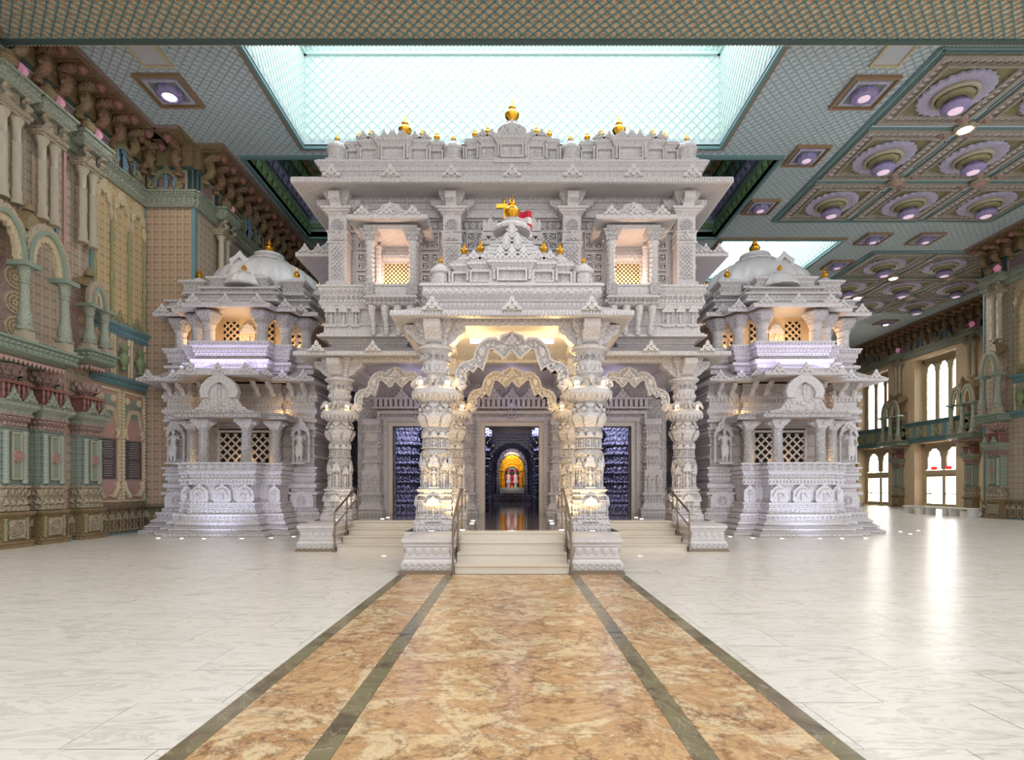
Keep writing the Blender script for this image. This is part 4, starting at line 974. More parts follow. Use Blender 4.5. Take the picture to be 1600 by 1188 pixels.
# ---- carved pillar
def elephant(mb, T, s_=1):
    Q = T @ SC(s_, s_, s_)
    mb.ball((0,0,.13), .1, 8, 6, (.9,1.3,.8), T=Q); mb.ball((0,-.14,.16), .07, 8, 6, T=Q)
    mb.tube([(0,-.19,.16),(0,-.24,.09),(0,-.23,.02)], [.035,.028,.018], 6, T=Q)
    for a in (-1, 1):
        for b in (-.08, .08): mb.tube([(a*.055,b,.1),(a*.055,b,0)], [.035,.032], 6, T=Q)
        mb.ball((a*.07,-.13,.16), .05, 6, 5, (.35,.6,1), T=Q)
def pillar_proto():
    t_ = thing('carved_pillar', '', 'pillar', (0,0,0), 'carved marble pillars of the shrine')
    m = MB(); course(m, cross(.43,.43,.12,1), PODZ, [('flat',.14,0), ('slope',.03,0,-.03)], True); m.build('plinth', 'marble', t_)
    C = cross(.375,.375,.16,2)
    m = MB(); z = course(m, C, .83, [('flat',.05,.02), ('tor',.06,.0), ('flat',.06,-.03), ('cyma',.05,-.03,.01), ('flat',.20,-.02), ('tor',.05,-.03), ('petal',.07,-.06,.08,.03), ('tor',.05,-.04), ('flat',.02,-.05), ('slope',.05,-.05,-.01), ('flat',.03,.0)], True); b = m.build('base', 'marble', t_)
    for k in range(4):
        m = MB(RZ(k*PI/2) @ TR((0,-.375,.86))); niche(m, Matrix.Identity(4), .30, .52, .07, True, k); m.build('base_niche', 'marble', b)
    # figure drum
    m = MB(); m.lathe([(.31,1.50),(.345,1.52),(.345,1.55),(.28,1.57),(.27,2.18),(.31,2.24),(.325,2.30),(.31,2.34)], 32, lobes=8, amp=.02); d = m.build('figure_drum', 'marble_fine', t_)
    for k in range(8):
        m = MB(RZ(k*PI/4) @ TR((0,-.28,1.57))); big = k % 2 == 0
        niche(m, Matrix.Identity(4), .21 if big else .17, .72 if big else .60, .06, True, k); m.build('figure', 'marble', d)
    m = MB(); m.lathe([(.31,2.34),(.275,2.38),(.25,2.42),(.25,2.72),(.285,2.76),(.295,2.80),(.28,2.83)], 32, lobes=8, amp=.02); d = m.build('upper_drum', 'marble_fine', t_)
    for k in range(10):
        m = MB(RZ(k*PI/5) @ TR((0,-.255,2.42))); niche(m, Matrix.Identity(4), .15, .36, .05, True, k); m.build('figure', 'marble', d)
    # foliage
    m = MB(); m.lathe([(.29,2.83),(.27,2.86),(.30,2.95),(.36,3.10),(.35,3.16),(.30,3.18),(.32,3.24),(.34,3.26),(.28,3.30),(.27,3.40)], 32, lobes=8, amp=.04)
    for k in range(8):
        T = RZ(k*PI/4)
        m.add([(-.11,-.30,2.86),(.11,-.30,2.86),(.14,-.40,3.05),(0,-.43,3.17),(-.14,-.40,3.05),(0,-.41,2.98)], [(0,1,5),(1,2,5),(2,3,5),(3,4,5),(4,0,5)], T)
        m.ball((0,-.34,3.24), .05, 7, 5, T=T @ RZ(PI/8))
        m.add([(-.09,-.28,3.4),(.09,-.28,3.4),(.1,-.34,3.33),(0,-.36,3.25),(-.1,-.34,3.33),(0,-.36,3.35)], [(1,0,5),(2,1,5),(3,2,5),(4,3,5),(0,4,5)], T)
    m.build('foliage', 'marble', t_)
    # ring capital
    m = MB(); m.lathe([(.28,3.38),(.36,3.42),(.44,3.50),(.50,3.54),(.52,3.60),(.51,3.66),(.46,3.70),(.40,3.73),(.28,3.74)], 40, lobes=8, amp=.025)
    rc = [( .47*cos(2*PI*i/24), .47*sin(2*PI*i/24)) for i in range(24)]
    row(m, rc, 0, 3.44, .17, .12, .06, 'drop', True); row(m, rc, .02, 3.60, .07, .06, .02, 'petal', True); m.build('ring_capital', 'marble', t_)
    m = MB(); m.lathe([(.28,3.74),(.24,3.78),(.24,3.96),(.28,4.0)], 20); d = m.build('elephant_drum', 'marble', t_)
    for k in range(8):
        m = MB(RZ(k*PI/4) @ TR((0,-.30,3.735))); elephant(m, Matrix.Identity(4), .95); m.build('elephant', 'marble', d)
    m = MB(); m.lathe([(.27,3.99),(.31,4.03),(.28,4.07),(.27,4.20),(.30,4.25),(.28,4.29),(.27,4.42),(.29,4.46)], 32, lobes=8, amp=.03)
    rc = [(.275*cos(2*PI*i/16), .275*sin(2*PI*i/16)) for i in range(16)]
    row(m, rc, 0, 4.04, .18, .108, .07, 'petal', True); row(m, rc, .005, 4.28, .16, .108, .07, 'scroll', True); m.build('carved_drum', 'marble', t_)
    m = MB(); m.lathe([(.28,4.44),(.34,4.50),(.40,4.53),(.41,4.58),(.38,4.61),(.33,4.64)], 32); m.build('bowl', 'marble', t_)
    # bracket capital
    m = MB(); course(m, rect(-.27,.27,-.27,.27), 4.62, [('flat',.16,.0), ('flat',.05,.03), ('slope',.1,.0,.05), ('flat',.06,.07), ('flat',.16,.1)], True)
    antefix(m, TR((0,-.33,4.86)), .3, .2); cp = m.build('capital_block', 'marble', t_)
    for k in range(4):
        m = MB(RZ(k*PI/2)); o = [(.26,4.64),(.34,4.66),(.44,4.74),(.52,4.84),(.60,4.88),(.66,4.96),(.66,5.08),(.26,5.08)]
        m.extr(o, -.17, .17)
        for q in (-.19, .15):
            m.strip([(.36+.13*cos(a),4.88+.13*sin(a)) for a in [2*PI*i/12 for i in range(13)]], [(.36+.07*cos(a),4.88+.07*sin(a)) for a in [2*PI*i/12 for i in range(13)]], q, q+.04)
            m.ball((.57,q+.02,4.96), .055, 7, 5, (1,.5,1))
        m.build('bracket', 'marble', cp)
    return t_
pp = pillar_proto(); pp.location = (-PX1, YF, 0); pp['label'] = 'warm-lit front porch pillar on the panelled-wall side of the central steps'
for x, y, l_ in ((PX1, YF, 'warm-lit front porch pillar on the window side of the central steps'),
                 (-PX1, YH, 'carved pillar directly behind the porch pillar on the panelled-wall side'), (PX1, YH, 'carved pillar directly behind the porch pillar on the window side'),
                 (-PX2, YH, 'outermost carved hall pillar, panelled-wall side'), (PX2, YH, 'outermost carved hall pillar, window side')):
    copy_tree(pp, (x, y, 0), label=l_)

# ---- torana arches between the pillars
TO = [(0,4.93),(.06,4.90),(.22,4.84),(.27,4.74),(.36,4.79),(.50,4.79),(.62,4.74),(.74,4.62),(.80,4.48),(.82,4.36),(.93,4.30),(1.06,4.27),(1.17,4.18),(1.22,4.04),(1.20,3.90),(1.12,3.78)]
TI = [(0,4.56),(.05,4.50),(.12,4.42),(.19,4.37),(.25,4.45),(.34,4.52),(.42,4.58),(.50,4.56),(.54,4.42),(.58,4.30),(.64,4.12),(.74,4.20),(.86,4.08),(.94,4.13),(1.02,4.04),(1.00,3.90)]
def torana(x, y, half, z_, lab):
    t_ = thing('torana_arch', lab, 'arch', (x, y, 0)); f_ = half/1.27
    o = [(-a*f_, b+z_) for a, b in reversed(TO)]+[(a*f_, b+z_) for a, b in TO[1:]]; i = [(-a*f_, b+z_) for a, b in reversed(TI)]+[(a*f_, b+z_) for a, b in TI[1:]]
    T = TR((x, y, 0))
    m = MB(T); m.strip(o, i, -.10, .10); b = m.build('arch_band', 'marble_fine', t_)
    m = MB(T); m.tube([(a, -.11, z) for a, z in o], .028, 6); m.build('outer_rim', 'marble', b)
    m = MB(T); m.tube([(a, -.11, z) for a, z in i], .024, 6); m.build('inner_rim', 'marble', b)
    m = MB(T)
    for k in range(0, len(o)):
        px, pz = (o[k][0]+i[k][0])/2, (o[k][1]+i[k][1])/2; m.ball((px, -.10, pz), .045, 7, 5, (1,.6,1))
    for sx in (-1, 1): m.ball((sx*.24*f_,-.1,4.62+z_), .10, 8, 6, (1.4,.5,.5)); m.ball((sx*.66*f_,-.1,4.52+z_), .09, 8, 6, (.8,.5,1.1))
    antefix(m, TR((0,-.1,4.66+z_)), .34, .26); m.build('beading', 'marble', b)
    for sx in (-1, 1):
        m = MB(T); m.tube([(sx*1.28*f_, -.02, 3.74+z_), (sx*1.2*f_,-.04,3.84+z_), (sx*1.10*f_,-.05,3.72+z_), (sx*1.0*f_,-.05,3.80+z_)], [.13,.11,.09,.04], 8)
        m.ball((sx*1.15*f_,-.08,3.86+z_), .09, 8, 6); m.build('beast', 'marble', t_)
torana(0, YF, 1.27, 0, 'wavy marble arch between the two front porch pillars')
torana(0, YH, 1.27, 0, 'wavy marble arch behind the porch, in front of the central door')
for sx in (-1, 1):
    torana(sx*(PX1+PX2)/2, YH, 1.19, 0, 'wavy marble arch over the outer steps, %s' % SIDE[sx])

# ---- eaves and entablatures
def eave(name, lab, poly_edge, inner_off, z0, spec_up, ants, thick=.13, soff=.30, m_top='marble'):
    """thin sloping eave on a plan polygon (its outer edge) with an entablature set back by inner_off"""
    cx = sum(p[0] for p in poly_edge)/len(poly_edge); y0 = min(p[1] for p in poly_edge)
    t_ = thing(name, lab, 'eave', (cx, y0, z0))
    inner = offp(poly_edge, -inner_off)
    m = MB(); rs = []
    for o, z in ((-inner_off, z0+soff*.5), (-.04, z0), (0, z0+.02), (0, z0+thick), (-.06, z0+thick), (-inner_off+.05, z0+soff+thick)): rs.append([(x, y, z) for x, y in offp(poly_edge, o)])
    m.rings(rs); e = m.build('eave_slab', 'marble', t_)
    m = MB(); row(m, poly_edge, 0, z0+.03, thick*.7, .07, .018, 'dent'); m.build('dentils', 'marble', e, kind='stuff')
    m = MB(); course(m, inner, z0+soff+thick-.1, spec_up); m.build('entablature', 'marble', t_)
    m_ = None
    for (x, y, w_, h_) in ants:
        m = MB(TR((x, y-.02, z0+thick-.02))); antefix(m, Matrix.Identity(4), w_, h_, .08); m.build('crest', 'marble', t_)
    return t_
ENT = [('flat',.06,.0), ('drop',.14,.02,.10,.04), ('flat',.03,.06), ('cyma',.10,.05,.16), ('petal',.16,.15,.16,.04), ('flat',.05,.2), ('flat',.03,.15)]
ov = .82
pe = [(-2.49,11.38),(2.49,11.38),(2.49,15.2),(-2.49,15.2)]
eave('porch_eave', 'wide warm-lit marble eave over the central porch', pe, .72, 5.06, ENT, [(-1.62,11.38,.42,.30), (0,11.38,.42,.30), (1.62,11.38,.42,.30)])
he = [(-5.85,14.88),(-2.2,14.88),(-2.2,15.1),(2.2,15.1),(2.2,14.88),(5.85,14.88),(5.85,24),(-5.85,24)]
eave('hall_eave', 'long lower marble eave of the hall, behind the porch', he, .78, 5.08, [('flat',.05,.0), ('drop',.12,.02,.10,.04), ('flat',.03,.06), ('cyma',.10,.05,.14), ('petal',.14,.13,.2,.04), ('flat',.05,.18)],
     [(x,14.88,.44,.30) for x in (-5.2,-3.7,3.7,5.2)])
# beams under the porch and the hall
t_ = thing('porch_beam', 'carved marble beams joining the porch and hall pillars', 'beam', (0, YF, 5))
def beam(x0, x1, y0, y1):
    m = MB(); m.box(x0, x1, y0, y1, 5.04, 5.32); P = rect(x0, x1, y0, y1); row(m, P, .0, 5.08, .16, .14, .03, 'scroll'); m.build('beam', 'marble', t_)
beam(-2.1, 2.1, YF-.22, YF+.22); beam(-5.3, 5.3, YH-.22, YH+.22)
for sx in (-1, 1):
    x = sx*PX1; beam(x-.2, x+.2, YF+.22, YH-.22)
    beam(x-.2, x+.2, YH+.22, 19.3); x = sx*PX2; beam(x-.2, x+.2, YH+.22, 19.3)
# coffered porch ceiling with a violet cove strip
m = MB(); m.box(-5.4, 5.4, YH-.2, 19.6, 5.30, 5.45); m.box(-2.1, 2.1, YF-.2, YH, 5.30, 5.45); m.build('ceiling_slab', 'marble_carved', t_, False)
p = (0, 13.6, 5.1); cs = thing('cove_light', 'violet cove light strip under the porch ceiling', 'light', p); m = MB(TR(p)); m.box(-1.05,1.05,-.05,.05,.08,.2); m.build('housing', 'marble', cs, False); m = MB(TR(p)); m.box(-1.02,1.02,-.06,.04,-.02,.08); m.build('diffuser', 'violet_glow', cs, False)

# ---- door wall of the hall, three doorways
DW = 19.5; DOORS = [(-4.17,-2.27), (-.95,.95), (2.27,4.17)]
t_ = thing('hall_front_wall', 'carved marble wall with three doorways behind the pillars', 'wall', (0, DW, PODZ))
m = MB()
for a, b, c, d in tiles(-5.4, 5.4, PODZ, 5.4, [(x0, x1, PODZ-.1, 3.70) for x0, x1 in DOORS]): m.box(a, b, DW, DW+.5, c, d)
m.build('wall_face', 'marble_fine', t_, False)
for i, (x0, x1) in enumerate(DOORS):
    xc = (x0+x1)/2; fr = None
    for k, (o, w_, yf) in enumerate(((0,.16,.06), (.16,.14,.14), (.30,.12,.08), (.42,.10,.18))):
        m = MB(); m.box(x0-o-w_, x0-o, DW-yf, DW+.1, PODZ, 3.70+o+w_); m.box(x1+o, x1+o+w_, DW-yf, DW+.1, PODZ, 3.70+o+w_); m.box(x0-o, x1+o, DW-yf, DW+.1, 3.70+o, 3.70+o+w_)
        if k == 2:
            row(m, [(x0-o-w_, DW-yf-.002), (x1+o+w_, DW-yf-.002)], 0, 3.72+o, .09, .1, .03, 'scroll', closed=False)
            for zz in range(24):
                for xx in (x0-o-w_/2, x1+o+w_/2): m.ball((xx, DW-yf, PODZ+.2+zz*.125), .045, 6, 4, (1,.5,1))
        q = m.build('door_frame', 'marble_step' if k == 0 else 'marble', t_)
    m = MB(TR((xc, DW-.16, 4.02))); niche(m, Matrix.Identity(4), .3, .5, .08); m.build('door_crest', 'marble', t_)
    m = MB(); m.box(x0-.7, x1+.7, DW-.22, DW+.1, 4.30, 4.36)
    for k in range(18): m.box(x0-.62+k*(x1-x0+1.24)/18, x0-.62+(k+.62)*(x1-x0+1.24)/18, DW-.16, DW, 4.36, 4.62)
    m.box(x0-.7, x1+.7, DW-.2, DW+.1, 4.62, 4.68)
    for k in (-1, 0, 1): antefix(m, TR((xc+k*.62, DW-.12, 4.68)), .5, .36)
    m.build('overdoor_frieze', 'marble', t_)
for sx in (-1, 1):
    for x in (1.62, 4.85):
        P = rect(min(sx*(x-.32), sx*(x+.32)), max(sx*(x-.32), sx*(x+.32)), DW-.42, DW)
        m = MB(); z = course(m, P, PODZ, [('flat',.1,.14), ('tor',.09,.1), ('flat',.06,.06), ('cyma',.1,.06,.0), ('drop',.28,-.0,.11,.05), ('flat',.05,.07), ('slope',.06,.07,.0)])
        b = m.build('buttress_base', 'marble', t_)
        m = MB(); m.box(P[0][0]+.02, P[1][0]-.02, DW-.40, DW, z, z+.66)
        for k in (-1, 1): figure(m, TR((sx*x+k*.15, DW-.42, z+.02)), .6, 7, k+1)
        m.build('figure_panel', 'marble', t_)
        m = MB(); course(m, rect(P[0][0]+.08, P[1][0]-.08, DW-.34, DW), z+.66, [('flat',.1,.06)]+[('flat',.24,-.02), ('dent',.08,.03,.12,.04), ('scroll',.2,-.01,.16,.04)]*3+[('flat',.2,.05)]); m.build('buttress_shaft', 'marble', t_)

# ---- interior of the hall
t_ = thing('inner_hall', 'dim violet carved interior of the hall seen through the doorways', 'hall', (0, 30, PODZ))
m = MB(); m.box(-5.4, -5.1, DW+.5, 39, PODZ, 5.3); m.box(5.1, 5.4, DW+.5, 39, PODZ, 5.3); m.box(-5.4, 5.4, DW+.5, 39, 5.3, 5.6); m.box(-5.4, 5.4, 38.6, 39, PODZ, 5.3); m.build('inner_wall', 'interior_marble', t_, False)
def inner_pier(x, y, hw=.5):
    P = shift(cross(hw, hw, .18, 2), x, y); m = MB()
    course(m, P, PODZ, [('flat',.25,.06), ('tor',.14,.04), ('drop',.3,-.02,.15,.06), ('flat',.07,.05), ('petal',.34,-.05,.2,.1), ('flat',.06,.06), ('scroll',.32,-.06,.22,.08), ('flat',.07,.06), ('petal',.3,-.04,.18,.1), ('tor',.12,.04), ('scroll',.3,-.06,.2,.08), ('flat',.07,.1), ('drop',.3,-.04,.18,.1), ('tor',.14,.08), ('petal',.3,-.05,.18,.1), ('cyma',.3,-.02,.22), ('flat',.3,.25), ('flat',.4,.1)], True)
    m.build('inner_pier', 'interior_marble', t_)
for sx in (-1, 1):
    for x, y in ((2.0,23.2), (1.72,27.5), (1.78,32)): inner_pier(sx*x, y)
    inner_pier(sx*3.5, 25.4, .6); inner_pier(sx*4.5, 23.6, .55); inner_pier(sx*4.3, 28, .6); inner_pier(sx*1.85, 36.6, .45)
# niche with the two deities
NY = 38.2
a = arch_pts(.86, 0, 2.2, 3.05, 1, 24, 0)
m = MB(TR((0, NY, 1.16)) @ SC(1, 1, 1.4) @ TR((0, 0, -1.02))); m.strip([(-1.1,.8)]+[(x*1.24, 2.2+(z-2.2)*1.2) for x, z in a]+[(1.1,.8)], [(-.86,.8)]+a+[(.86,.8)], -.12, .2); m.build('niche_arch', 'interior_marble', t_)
m = MB(); m.box(-1.3, 1.3, NY-.5, NY+.3, PODZ, 1.155); m.build('niche_plinth', 'interior_marble', t_, False)
NT_ = TR((0, NY, 1.16)) @ SC(1, 1, 1.4) @ TR((0, 0, -1.02))
sh = thing('golden_throne', 'gilded arched throne holding the two robed deity figures', 'throne', (0, NY, 1.16))
m = MB(NT_); m.box(-.84, .84, -.48, .2, 1.02, 1.30); m.build('white_base', 'cloth_white', sh, False)
m = MB(NT_); m.box(-.84, .84, .05, .25, 1.3, 2.2); m.extr([(x, z) for x, z in reversed(a)], .05, .25); m.build('back_panel', 'door_white', sh, False)
b = [(-.5,1.3)]+arch_pts(.5, 0, 2.1, 2.35, 5, 24, .2)+[(.5,1.3)]; o_ = [(-.84,1.3)]+[(x*.98, z*.985) for x, z in arch_pts(.86, 0, 2.2, 2.96, 9, 24, .05)]+[(.84,1.3)]
m = MB(NT_); m.strip(o_, b, -.2, .05)
for k in range(len(o_)): m.ball(((o_[k][0]*.6+b[k][0]*.4), -.2, (o_[k][1]*.6+b[k][1]*.4)), .08, 7, 5, (1,.6,1)); m.ball(((o_[k][0]*.3+b[k][0]*.7), -.22, (o_[k][1]*.3+b[k][1]*.7)), .06, 7, 5, (1,.6,1))
for sx in (-1, 1):
    m.lathe([(.14,1.3),(.15,1.4),(.10,1.45),(.11,1.7),(.13,1.75),(.09,1.8),(.10,2.05),(.16,2.12)], 12, c=(sx*.66,-.18,0))
m.build('gilt_frame', 'gold_carved', sh)
m = MB(NT_); m.box(-.5,.5,.02,.05,1.3,2.2); m.build('dark_back', 'black', sh, False)
def deity(x, k):
    t_ = thing('deity_statue', 'robed deity with pink turban on the golden throne, the one %s' % ('nearer the panelled wall' if k else 'nearer the windows'), 'statue', (x, NY-.15, 1.55), 'pair of deities on the throne')
    Q = TR((x, NY-.15, 1.55)) @ SC(1.2, 1.2, 1.36)
    m = MB(Q); m.lathe([(.08,0),(.10,.03),(.09,.18),(.16,.24),(.14,.38),(.10,.48),(.125,.58),(.11,.64),(.04,.67)], 12, sy=.8); m.build('robe', 'cloth_silver', t_)
    m = MB(Q); m.ball((0,-.01,.74), .068, 10, 8, (.9,.95,1.15)); m.ball((0,-.075,.735), .014, 6, 4); m.lathe([(.03,.64),(.035,.7)], 8)
    for s_ in (-1, 1): m.ball((s_*.1,-.13,.45), .03, 7, 5)
    m.build('head', 'skin', t_)
    m = MB(Q); m.lathe([(.078,.775),(.09,.80),(.09,.84),(.05,.88),(.015,.90)], 12, lobes=8, amp=.06); m.build('turban', 'cloth_pink', t_)
    m = MB(Q)
    for s_ in (-1, 1):
        m.tube([(s_*.11,0,.62),(s_*.17,-.02,.5),(s_*.10,-.12,.45)], [.05,.045,.035], 8)
    m.tube([(-.12,.03,.6),(-.17,.05,.4),(-.22,.05,.15),(-.24,.05,.01)], [.04,.06,.08,.09], 8); m.tube([(.12,.03,.6),(.17,.05,.4),(.20,.05,.2)], [.04,.06,.07], 8)
    m.build('shawl', 'cloth_red', t_)
deity(-.24, 1); deity(.24, 0)
m = MB(TR((0, NY-.35, 1.55))); m.lathe([(.07,0),(.10,.04),(.09,.10),(.05,.16),(.02,.2)], 12); tag(m.build('golden_offering', 'gold', None), 'small golden offering on the white base of the throne', 'offering')
p = (0, 31, 5.2); cs = thing('ceiling_light_panel', 'violet light panel in the ceiling of the inner hall', 'light', p); m = MB(TR(p)); m.box(-.8,.8,-1,1,0,.09); m.build('housing', 'marble_dark', cs, False); m = MB(TR(p)); m.box(-.7,.7,-.9,.9,-.03,0); m.build('diffuser', 'violet_glow', cs, False)

# ---- upper storey
UY = 15.85
t_ = thing('upper_storey', 'pale marble upper storey of the shrine with carved bands and lattice panels', 'storey', (0, UY, 5.4))
BP = rect(-5.25, 5.25, 15.35, 26)
m = MB(); z = course(m, BP, 5.70, [('flat',.06,.1), ('flat',.05,.04), ('flat',.22,-.05), ('flat',.04,.0), ('flat',.42,-.12), ('flat',.05,.0), ('cyma',.10,.0,.06), ('dent',.08,.04,.11,.04), ('scroll',.14,.02,.14,.04), ('cyma',.08,.02,.10), ('petal',.12,.08,.12,.04), ('flat',.06,.12)]); m.build('carved_base', 'marble', t_)
m = MB(); m.box(-5.1, 5.1, UY+.15, 26, z, 9.75); m.build('core_wall', 'marble', t_, False)
for k in range(30):
    x = -5.0+k*.3448
    if abs(x) < 2.0 or 2.35 < abs(x) < 4.15: continue
    m = MB(TR((x, 15.40, 6.02))); niche(m, Matrix.Identity(4), .22 if k % 3 else .3, .62, .07, True, k); m.build('figure_niche', 'marble', t_)
# jali panels beside pillars and jharokhas
def jpanel(x, zc, s_):
    y = UY+.14; m = MB(TR((x, y, zc))); q = MB(); trimloop(q, -s_, s_, -s_, s_, 0, .07, .05); m.add([(a, -c, b) for a, b, c in q.v], q.f); f_ = m.build('jali_frame', 'marble', t_, False)
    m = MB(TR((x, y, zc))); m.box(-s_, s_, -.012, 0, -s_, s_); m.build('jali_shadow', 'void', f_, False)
    m = MB(TR((x, y-.012, zc))); rosette(m, Matrix.Identity(4), s_, .035, 12); m.box(-s_,s_,-.03,0,-.02,.02); m.box(-.02,.02,-.03,0,-s_,s_)
    for a in (-1,1):
        for b_ in (-1,1): m.extr([(a*s_*.78+.17*s_*cos(q_),b_*s_*.78+.17*s_*sin(q_)) for q_ in [2*PI*i/8 for i in range(8)]], -.03, 0)
    m.build('jali', 'marble', f_)
for sx in (-1, 1):
    for xx in (4.18, 2.34, 1.04):
        for zc in (7.42, 8.02, 8.62): jpanel(sx*xx, zc, .21)
    for x0, x1 in ((1.9, 4.6), (.0, 1.4)):
        m = MB(); a, b = min(sx*x0, sx*x1), max(sx*x0, sx*x1); row(m, [(a, UY+.1), (b, UY+.1)], 0, 8.92, .26, .2, .05, 'scroll', closed=False); m.box(a, b, UY+.06, UY+.2, 8.86, 8.92); m.box(a, b, UY+.06, UY+.2, 9.18, 9.24); m.build('scroll_frieze', 'marble', t_)
# entablature below the upper eave
m = MB(); course(m, rect(-5.15, 5.15, UY-.05, 26), 9.22, [('petal',.22,.0,.3,.05), ('flat',.06,.05), ('flat',.12,.02), ('flat',.05,.08), ('scroll',.16,.05,.15,.03), ('flat',.06,.12), ('flat',.10,.08)]); m.build('entablature', 'marble', t_)
# upper square pillars
def upil():
    t_ = thing('square_pillar', '', 'pillar', (0,0,0), 'square pillars of the upper storey'); P = rect(-.29, .29, -.29, .25)
    m = MB(); course(m, P, 7.14, [('flat',.10,.03), ('flat',.05,.0), ('flat',1.05,-.04), ('tor',.06,-.02), ('flat',.24,-.02), ('tor',.06,-.01), ('flat',.42,-.04), ('cyma',.08,-.03,.04), ('flat',.06,.08), ('flat',.06,.13), ('slope',.05,.13,.0)], True); b = m.build('shaft', 'marble', t_)
    m = MB(); jali(m, TR((0,-.26,7.82)), .36, .92, .025, .12, .03); rosette(m, TR((0,-.27,7.6)), .14, .03, 8); rosette(m, TR((0,-.27,8.04)), .14, .03, 8); m.build('carved_panel', 'marble', b, False)
    m = MB(); rosette(m, TR((0,-.27,8.85)), .17, .03, 8); antefix(m, TR((0,-.29,8.42)), .36, .24); m.build('upper_panel', 'marble', b, False)
    m = MB(); course(m, rect(-.26,.26,-.27,.2), 9.31, [('flat',.10,-.03), ('slope',.22,-.04,.06), ('flat',.05,.09), ('flat',.20,.1)], True); antefix(m, TR((0,-.30,9.4)), .34, .26); c = m.build('capital', 'marble', t_)
    for k in (0, 1, 2):
        m = MB(RZ((-PI/2)*k+0)); o = [(.24,9.20),(.32,9.22),(.42,9.32),(.50,9.42),(.60,9.46),(.62,9.62),(.24,9.62)]; m.extr(o, -.15, .15); m.ball((.40,-.16,9.45), .08, 8, 5, (1,.4,1)); m.build('bracket', 'marble', c)
    return t_
up = upil(); up.location = (-PX2, UY-.12, 0); up['label'] = 'outer square pillar of the upper storey, panelled-wall side'
for x, l_ in ((-PX1, 'inner square pillar of the upper storey, panelled-wall side'), (PX1, 'inner square pillar of the upper storey, window side'), (PX2, 'outer square pillar of the upper storey, window side')): copy_tree(up, (x, UY-.12, 0), label=l_)
# upper eave with parapet
ue = rect(-5.85, 5.85, 14.72, 27)
eave('roof_eave', 'broad marble roof eave above the upper storey', ue, .62, 9.62, [('flat',.05,.0), ('drop',.26,.0,.17,.04), ('flat',.05,.04), ('cyma',.12,.03,.14), ('flat',.06,.16), ('flat',.05,.10)],
     [(x,14.72,.5,.34) for x in (-4.75,-3.2,-1.6,0,1.6,3.2,4.75)], .16, .28)

